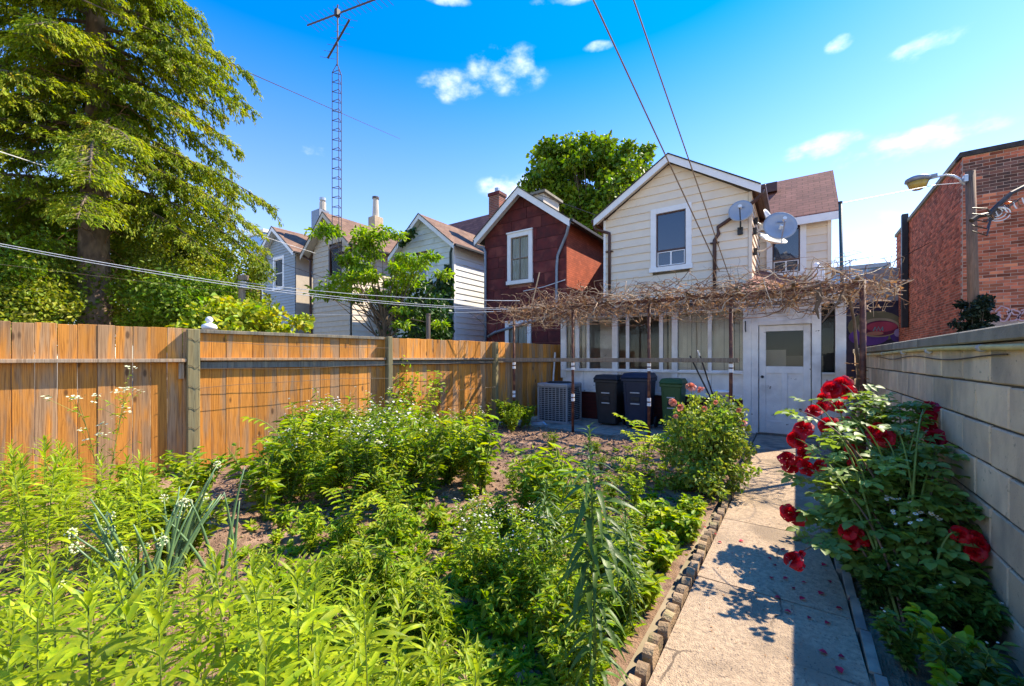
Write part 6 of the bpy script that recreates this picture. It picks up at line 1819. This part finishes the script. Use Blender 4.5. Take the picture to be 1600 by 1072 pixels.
# ground cover over soil: nobody could count it
n = 2600; P = []; D = []; Nn = []
for _ in range(n):
    px = rnd.uniform(380, 1090); yb = 690 + 400 * rnd.random() ** 1.0; z = FPX * H / (yb - HY); p = PT(px, 560, z)
    if not ok_bed(p, .1): continue
    if 700 < px < 960 and yb < 800 and rnd.random() < .65: continue
    if 300 < px < 470 and 780 < yb < 860 and rnd.random() < .7: continue
    m = rnd.randint(6, 15); s_ = rnd.uniform(.5, 1.3)
    for k in range(m):
        az = rnd.uniform(0, 6.28); P.append((p.x + rnd.gauss(0, .012), p.y + rnd.gauss(0, .012), .035 + lump(p.x, p.y))); D.append((math.cos(az) * s_, math.sin(az) * s_, rnd.uniform(.1, 1.1) * s_))
P = np.array(P); D = np.array(D); ln = np.linalg.norm(D, axis=1) * .045
V, F = leaves(P, D, np.tile([[0, 0, 1.]], (len(P), 1)) + rng.normal(0, .2, (len(P), 3)), ln * rng.uniform(.7, 1.4, len(P)), rng.uniform(.010, .03, len(P)), .2, .25)
gc = leaf_mesh_obj('ground_cover', [(V, F)], MT['weedbright'], None, 'stuff'); gc['label'] = 'low seedlings and clover dotted over the brown soil bed'

# ---- onion clump
def onion(px, z, n, label):
    p0 = PT(px, 560, z); r_ = thing('onion_plant', label, 'onion', (p0.x, p0.y, .02))
    for k in range(n):
        az = rnd.uniform(0, 6.28); ln = rnd.uniform(.45, .8); sp = rnd.uniform(.05, .34)
        a = p0 + Vector((rnd.gauss(0, .05), rnd.gauss(0, .05), 0)); a.z = .0
        e = a + Vector((math.cos(az) * sp, math.sin(az) * sp, ln)); m_ = a.lerp(e, .5) + Vector((-math.cos(az) * sp * .2, -math.sin(az) * sp * .2, ln * .08))
        fl = rnd.random() < .34
        MB().tube(bez(a, m_, e, 7), [.006, .009, .010, .009, .007, .005, .003], 6).build('stalk', MT['onion'], r_, True)
        if fl:
            hd = MB()
            for q_ in range(20):
                d = Vector((rnd.gauss(0, 1), rnd.gauss(0, 1), rnd.gauss(.2, 1))).normalized(); c = e + d * .021
                hd.lathe(tuple(c), [(.001, -.005), (.0048, 0), (.001, .005)], 5)
            hd.build('flower_head', MT['umbel'], r_)
onion(215, 2.05, 26, 'green onion clump with round cream flower heads among the stalks at left')
onion(262, 2.5, 14, 'smaller onion clump with pale flower heads behind the first one')
onion(350, 2.45, 5, 'sparse bent onion stalks on the bare soil near the fence post')

# ---- fronds (sumac-like seedlings)
def frond_template(seed, nfr, L_, spread, up):
    rr = random.Random(seed); root = bpy.data.objects.new('fern_like_seedling', None); C.objects.link(root); root.empty_display_size = .05
    for f in range(nfr):
        az = rr.uniform(0, 6.28) if nfr > 1 else 0; d = Vector((math.cos(az), math.sin(az), 0)); h0 = rr.uniform(.1, .5) * up
        a = Vector((0, 0, h0)); c = a + d * spread * rr.uniform(.7, 1.1) + Vector((0, 0, up * rr.uniform(.3, .6))); m_ = a + d * spread * .3 + Vector((0, 0, up * .5))
        pts = bez(a, m_, c, 10); sm = MB(); sm.tube([Vector((0, 0, 0)), a] + pts, .003, 4, False)
        P = []; D = []
        for k in range(1, 10):
            t_ = (pts[k] - pts[k - 1]).normalized(); s_ = t_.cross(Vector((0, 0, 1))).normalized()
            for sg in (-1, 1): P.append(tuple(pts[k])); D.append(tuple(s_ * sg + t_ * .45 + Vector((0, 0, -.25))))
        P.append(tuple(pts[-1])); D.append(tuple((pts[-1] - pts[-2])))
        n = len(P); V, F = leaves(np.array(P), np.array(D, float), np.tile([[0, 0, 1.]], (n, 1)) + rng.normal(0, .1, (n, 3)), L_ * np.linspace(1, .6, n), L_ * .30, .15, .2)
        fr = link('frond', mesh_np('frond', V, F), MT['fern'], root)
        sm.build('stalk', MT['stem'], fr)
    return root
ft = [frond_template(5, 7, .11, .32, .75), frond_template(6, 6, .10, .30, .6)]
for (px, yb, s_, i, lab) in [(1010, 752, 1.05, 0, 'fern-like seedling with long lime fronds before the green bin'), (1040, 745, 1.0, 1, 'fern-like seedling touching the salmon rose shrub'), (985, 765, .7, 1, 'small fern-like seedling left of the rose shrub'),
                         (545, 860, .75, 0, 'lime fern-like seedling with leaning fronds in the middle left of the bed'), (610, 850, .75, 1, 'reddish fern-like seedling beside the lime one in mid bed'), (500, 800, .8, 0, 'fern-like seedling at the front of the fleabane clump'), (455, 770, 1.5, 1, 'tall fern-like seedling rising against the fence'), (640, 735, 1.15, 0, 'fern-like seedling at the right end of the fleabane clump')]:
    z = FPX * H / (yb - HY); p = PT(px, 560, z)
    place(ft[i], (p.x, p.y, .02), rnd.uniform(0, 6.28), s_, 'fern_like_seedling', lab, 'plant', None)

# ---- salmon rose shrub
p = PT(1090, 560, 4.55)
rs = broadleaf('rose_shrub', 'small-leaved rose shrub with faded salmon blooms beside the path and door', 'rose bush', (p.x, p.y, 0), .35, .02,
               [CR(1105, 660, 4.6, .42, .30), CR(1140, 690, 4.6, .32, .28), CR(1080, 690, 4.5, .38, .30), CR(1130, 730, 4.4, .32, .22), CR(1075, 740, 4.3, .3, .22), CR(1120, 640, 4.7, .25, .15)],
               120, 6500, .05, .032, MT['rosesmall'], MT['browncane'], csize=.13, inner=0)
cn = MB()
for (px, py) in [(1080, 602), (1100, 618), (1062, 628), (1128, 632), (1160, 660), (1090, 640)]:
    cn.tube(bez(Vector((p.x, p.y, .3)), PT(px, py + 60, 4.6), PT(px, py, 4.65), 6), .004, 5, False)
cn.build('canes', MT['stem'], rs)

def rose(c, r, mat, parent, name='bloom', facing=None, seed=0):
    rr = random.Random(seed); f = Vector(facing or (rr.uniform(-.7, .4), rr.uniform(-1, -.4), rr.uniform(.2, 1))).normalized()
    s1 = f.orthogonal().normalized(); s2 = f.cross(s1); V = []; F = []
    ring = [(1.0, 6, .15), (.82, 6, .32), (.62, 5, .50), (.42, 5, .62), (.22, 4, .70)]
    for (q, npet, hgt) in ring:
        a0 = rr.uniform(0, 6)
        for k in range(npet):
            a = a0 + 6.2832 * k / npet + rr.uniform(-.15, .15); w = 5.2 / npet
            n0 = len(V)
            for i, (t, rad) in enumerate(((0, .10), (.5, .72), (1, 1.0))):
                for j in (-1, 0, 1):
                    an_ = a + j * w * (.35 + .65 * t) * .62
                    R_ = r * q * rad * (1 if j == 0 else .93) * rr.uniform(.93, 1.07)
                    hh = r * (hgt * t * 1.25 - .30 * (1 if i == 2 else 0) * q + (0 if j == 0 else .07) - .25 + rr.uniform(-.04, .04))
                    V.append(Vector(c) + (s1 * math.cos(an_) + s2 * math.sin(an_)) * R_ + f * hh)
            for i in range(2):
                for j in range(2):
                    b_ = n0 + i * 3 + j; F.append((b_, b_ + 1, b_ + 4, b_ + 3))
    return MB().add(V, F).build(name, mat, parent, True)
for i, (px, py, sz_) in enumerate([(1080, 603, 17), (1094, 608, 13), (1052, 628, 14), (1062, 636, 13), (1100, 638, 10), (1160, 660, 14), (1056, 650, 9), (1154, 640, 9), (1064, 684, 7), (1118, 628, 8)]):
    z = 4.45; rose(PT(px, py, z), sz_ / 2 / FPX * z, MT['salmon'], rs, 'bloom', seed=i)

# ---- big red rose bush by the wall
RB = Vector((.52, 3.35, 0))
rb = thing('red_rose_bush', 'tall rose bush full of deep red blooms between the path and the block wall', 'rose bush', tuple(RB))
lfm = []
for sd_ in range(3):
    # a rose leaf spray: five leaflets, oval
    V = []; F = []
    rr = random.Random(sd_)
    def leaflet(bx_, by_, ang, L_, w):
        n0 = len(V); ca, sa = math.cos(ang), math.sin(ang)
        prof = [(0, .0), (.18, .62), (.45, 1.0), (.75, .78), (1, 0)]
        for (t, ww) in prof:
            for j in (1, 0, -1):
                lx, ly = t * L_, j * ww * w / 2; zz = abs(j) * ww * w * .18 - .22 * L_ * t * t
                V.append((bx_ + lx * ca - ly * sa, by_ + lx * sa + ly * ca, zz))
        for i in range(4):
            for j in range(2):
                b_ = n0 + i * 3 + j; F.append((b_, b_ + 1, b_ + 4, b_ + 3))
    leaflet(.062, 0, 0, .052, .036)
    for t, L_ in ((.045, .044), (.02, .036)):
        leaflet(t, 0, 1.1 + rr.uniform(-.1, .1), L_, .030); leaflet(t, 0, -1.1 + rr.uniform(-.1, .1), L_, .030)
    me = mesh_np('leaf', V, F, True); me.materials.append(MT['roseleaf']); lfm.append(me)
blooms = [(1314, 599, 3.55, 32), (1299, 607, 3.55, 32), (1323, 610, 3.5, 28), (1285, 621, 3.5, 24), (1271, 640, 3.4, 26), (1283, 634, 3.45, 22), (1309, 633, 3.4, 26), (1293, 662, 3.3, 32), (1303, 668, 3.25, 22), (1320, 657, 3.35, 16),
          (1255, 667, 3.3, 30), (1241, 684, 3.3, 30), (1250, 692, 3.25, 22), (1230, 714, 3.2, 28), (1235, 727, 3.2, 26), (1255, 707, 3.15, 28), (1261, 729, 3.1, 28), (1279, 727, 3.1, 22), (1247, 720, 3.2, 22),
          (1364, 673, 2.9, 30), (1378, 682, 2.85, 34), (1372, 667, 2.95, 24), (1390, 690, 2.9, 22), (1406, 686, 2.95, 18), (1337, 722, 2.9, 26), (1331, 700, 2.95, 22), (1343, 734, 2.9, 18),
          (1461, 636, 3.0, 30), (1470, 645, 3.0, 26), (1481, 650, 2.95, 22), (1478, 666, 2.95, 26), (1483, 686, 2.85, 32), (1462, 687, 2.9, 26), (1474, 692, 2.85, 20),
          (1234, 801, 2.8, 28), (1246, 808, 2.8, 28), (1322, 828, 2.5, 30), (1338, 835, 2.5, 30), (1350, 842, 2.5, 22), (1330, 848, 2.5, 22), (1238, 872, 2.45, 30), (1246, 882, 2.45, 20), (1252, 864, 2.45, 12),
          (1499, 834, 2.25, 28), (1530, 850, 2.2, 34), (1521, 862, 2.2, 30), (1545, 842, 2.2, 26), (1553, 869, 2.2, 26)]
for i, (px, py, z, sz_) in enumerate(blooms):
    dark = px > 1450 and px < 1490 or px > 1400 and px < 1410
    c = PT(px, py, z)
    c.x = min(c.x, .80)
    rose(c, sz_ / 2 / FPX * z * 1.0, MT['rosedark'] if dark else MT['rosered'], rb, 'bloom', seed=40 + i)
# canes: from the base to bloom clusters, leaves along them
canes = []
tg = [blooms[i] for i in (0, 3, 6, 8, 11, 14, 17, 20, 23, 24, 27, 31, 33, 34, 36, 40, 43, 46)]
for (px, py, z, s_) in tg:
    e = PT(px, py, z); e.x = min(e.x, .80); b0_ = RB + Vector((rnd.uniform(-.12, .12), rnd.uniform(-.3, .3), 0))
    m_ = Vector((b0_.x * .6 + e.x * .4, b0_.y * .7 + e.y * .3, max(e.z * .85, .35) + .15)); canes.append(bez(b0_, m_, e, 12))
for k in range(50):
    px = rnd.uniform(1248, 1500); py = rnd.uniform(625, 860); z = rnd.uniform(2.6, 3.5)
    e = PT(px, py, z)
    if e.x > .8: e.x = .78
    b0_ = RB + Vector((rnd.uniform(-.12, .12), rnd.uniform(-.3, .3), 0)); m_ = Vector((b0_.x * .7 + e.x * .3, b0_.y * .7 + e.y * .3, e.z * .8 + .12)); canes.append(bez(b0_, m_, e, 12))
for (px, py, z) in [(1395, 640, 3.2), (1345, 625, 3.4), (1365, 620, 3.35), (1420, 650, 3.1), (1405, 632, 3.2), (1545, 800, 2.3), (1520, 790, 2.4), (1500, 795, 2.5), (1325, 650, 3.3), (1340, 660, 3.2)]:
    e = PT(px, py, z); e.x = min(e.x, .8); b0_ = RB; canes.append(bez(b0_, Vector(((b0_.x + e.x) / 2, (b0_.y + e.y) / 2, e.z + .1)), e, 12))
cnt = 0
joinP = []
cm = MB(); cmb2 = MB()
for ci, pts in enumerate(canes):
    (cm if ci % 3 else cmb2).tube(pts, [.010 * (1 - .7 * i / 11) for i in range(12)], 5, False)
    for k in range(3, 12):
        for _ in range(2 if k < 9 else 4):
            c = pts[k - 1].lerp(pts[k], rnd.random())
            az = rnd.uniform(0, 6.28); c = c + Vector((math.cos(az), math.sin(az), rnd.uniform(-.4, .5))) * rnd.uniform(.01, .085)
            if c.x > .82: c.x = .82
            joinP.append((c, az, rnd.uniform(-.3, .5), rnd.uniform(1.0, 1.55)))
cm.build('canes', MT['stem'], rb); cmb2.build('canes', MT['browncane'], rb)
BC = [PT(a_, b__, c_) for a_, b__, c_, d__ in blooms]
for b_ in BC: b_.x = min(b_.x, .80)
def clear_of(c):
    for b_ in BC:
        v = c - b_
        if v.length < .075: return False
        w = (Vector((0, 0, H)) - b_).normalized(); t = v.dot(w)
        if 0 < t < 1.3 and (v - w * t).length < .062: return False
    return True
joinP = [q for q in joinP if clear_of(q[0])]
rnd.shuffle(joinP)
joinP.sort(key=lambda t: (t[0] - Vector((0, 0, 1.45))).length)
rest = []
sel = joinP
for i, (c, az, el, s_) in enumerate(sel):
    me = lfm[i % 3]
    if i < 292:
        o = bpy.data.objects.new('leaf', me); C.objects.link(o); o.parent = rb
        o.location = c - RB; o.rotation_euler = (rnd.uniform(-.5, .5), -el * .6, az); o.scale = (s_, s_, s_)
    else:
        Mm = Matrix.Translation(c) @ Euler((rnd.uniform(-.5, .5), -el * .6, az)).to_matrix().to_4x4() @ Matrix.Scale(s_, 4)
        base_n = sum(len(r[0]) for r in rest) if False else 0
        V = np.empty(len(me.vertices) * 3, dtype=np.float32); me.vertices.foreach_get('co', V); V = V.reshape(-1, 3)
        Mn = np.array(Mm); V = V @ Mn[:3, :3].T + Mn[:3, 3]
        rest.append((V, np.array([tuple(pl.vertices) for pl in me.polygons])))
if rest: 
    o = leaf_mesh_obj('rear_leaves', rest, MT['roseleaf'], rb, 'stuff')
# shade plants in the wall bed
def wallbed(tm, n, px0, px1, y0, y1, s0, s1, name, label, group):
    c_ = 0; t_ = 0
    while c_ < n and t_ < 3000:
        t_ += 1; yb = rnd.uniform(y0, y1); z = FPX * H / (yb - HY); px = rnd.uniform(px0, px1); p = PT(px, 560, z)
        if not (path_right(p.y) + .08 < p.x < .80): continue
        place(tm[rnd.randrange(len(tm))], (p.x, p.y, 0), rnd.uniform(0, 6.28), rnd.uniform(s0, s1), name, label, 'plant', group); c_ += 1
wallbed(wdd, 30, 1280, 1600, 830, 1000, .5, .85, 'shade_weed', 'dark leafy plant in shade', 'shade plants under the roses')
wallbed(wdd, 30, 1300, 1750, 1000, 1500, .5, .75, 'shade_weed', 'dark low plant in the wall bed', 'shade plants at bottom right')
wallbed(wdb, 14, 1400, 1700, 1050, 1400, .6, .9, 'broad_weed', 'brighter broad-leaved plant by the wall', 'bright plants at bottom right')
wallbed(wdd, 14, 1200, 1420, 690, 830, .7, 1.1, 'shade_weed', 'dark plant in the far wall bed', 'shade plants in the far wall bed')
fw = weed_template('feverfew', .62, 6, 90, .06, .03, MT['weeddark'], 901, .16, 26, MT['daisy'], .014, flowertop=.35)
for (px, z, s_) in [(1385, 2.55, 1.0), (1430, 2.4, 1.0)]:
    p = PT(px, 560, z); place(fw, (min(.7, p.x), p.y, 0), rnd.uniform(0, 6), s_, 'feverfew', 'feverfew with small white daisies below the %s red roses' % ('left' if px < 1400 else 'right'), 'plant', None)
# salmon leaf sprig by the right pergola post
p = PT(1335, 580, 5.2)
sg = thing('orange_sprig', 'orange-leaved sprig beside the right-hand pergola post', 'plant', (p.x, p.y, 0))
tb = MB(); pts = twig(tb, Vector((p.x + .05, p.y, 0)), Vector((0, 0, 1)), 14, .10, .006, .10, .15); tb.build('stem', MT['browncane'], sg)
P = []; D = []
for q_ in pts[8:]:
    for _ in range(7): P.append((q_.x + rnd.gauss(0, .05), q_.y + rnd.gauss(0, .05), q_.z)); D.append((rnd.gauss(0, 1), rnd.gauss(0, 1), .3))
n = len(P); V, F = leaves(np.array(P), np.array(D), rdir(n, 1), .06, .03); leaf_mesh_obj('foliage', [(V, F)], MT['dryleaf'], sg)
# fallen petals
ptm = lance_mesh('petal', .034, .030, .3, .25, MT['petalpink'], 3)
pet = [(1098, 822), (1115, 833), (1100, 843), (1162, 844), (1290, 880), (1205, 873), (1206, 900), (1224, 903), (1241, 919), (1250, 935), (1306, 948), (1267, 963), (1296, 971), (1279, 1014), (1320, 1025), (1315, 1050), (1260, 910), (1210, 930), (1225, 952), (1128, 847), (1280, 927), (1220, 858), (1208, 880), (1335, 935), (1294, 905)]
for i, (px, py) in enumerate(pet):
    z = FPX * (H - .012) / (py - HY); p = PT(px, 560, z)
    o = bpy.data.objects.new('fallen_petal', ptm); C.objects.link(o); o.location = (p.x, p.y, .006); o.rotation_euler = (rnd.uniform(-.1, .1), rnd.uniform(-.2, .1), rnd.uniform(0, 6.28))
    s_ = rnd.uniform(.8, 1.3); o.scale = (s_, s_, s_)
    tag(o, 'dark pink rose petal lying on the concrete path', 'petal', 'fallen petals on the path')
# dry leaf litter and specks on the path (uncounted)
n = 260; P = np.stack([rng.uniform(-.5, .25, n), rng.uniform(1.0, 7.2, n), np.full(n, .003)], 1)
V, F = leaves(P, np.concatenate([rng.normal(size=(n, 2)), np.zeros((n, 1))], 1), np.tile([[0, 0, 1.]], (n, 1)), rng.uniform(.006, .022, n), rng.uniform(.004, .010, n), .2, -.1)
o = leaf_mesh_obj('leaf_litter', [(V, F)], MT['dryleaf'], None, 'stuff'); o['label'] = 'tiny dry leaf crumbs scattered on the concrete path'
# drop templates that were never placed
for o in list(bpy.data.objects):
    if o.type == 'EMPTY' and o.parent is None and o.get('label') is None and o.get('kind') is None:
        for ch in list(o.children_recursive): bpy.data.objects.remove(ch)
        bpy.data.objects.remove(o)
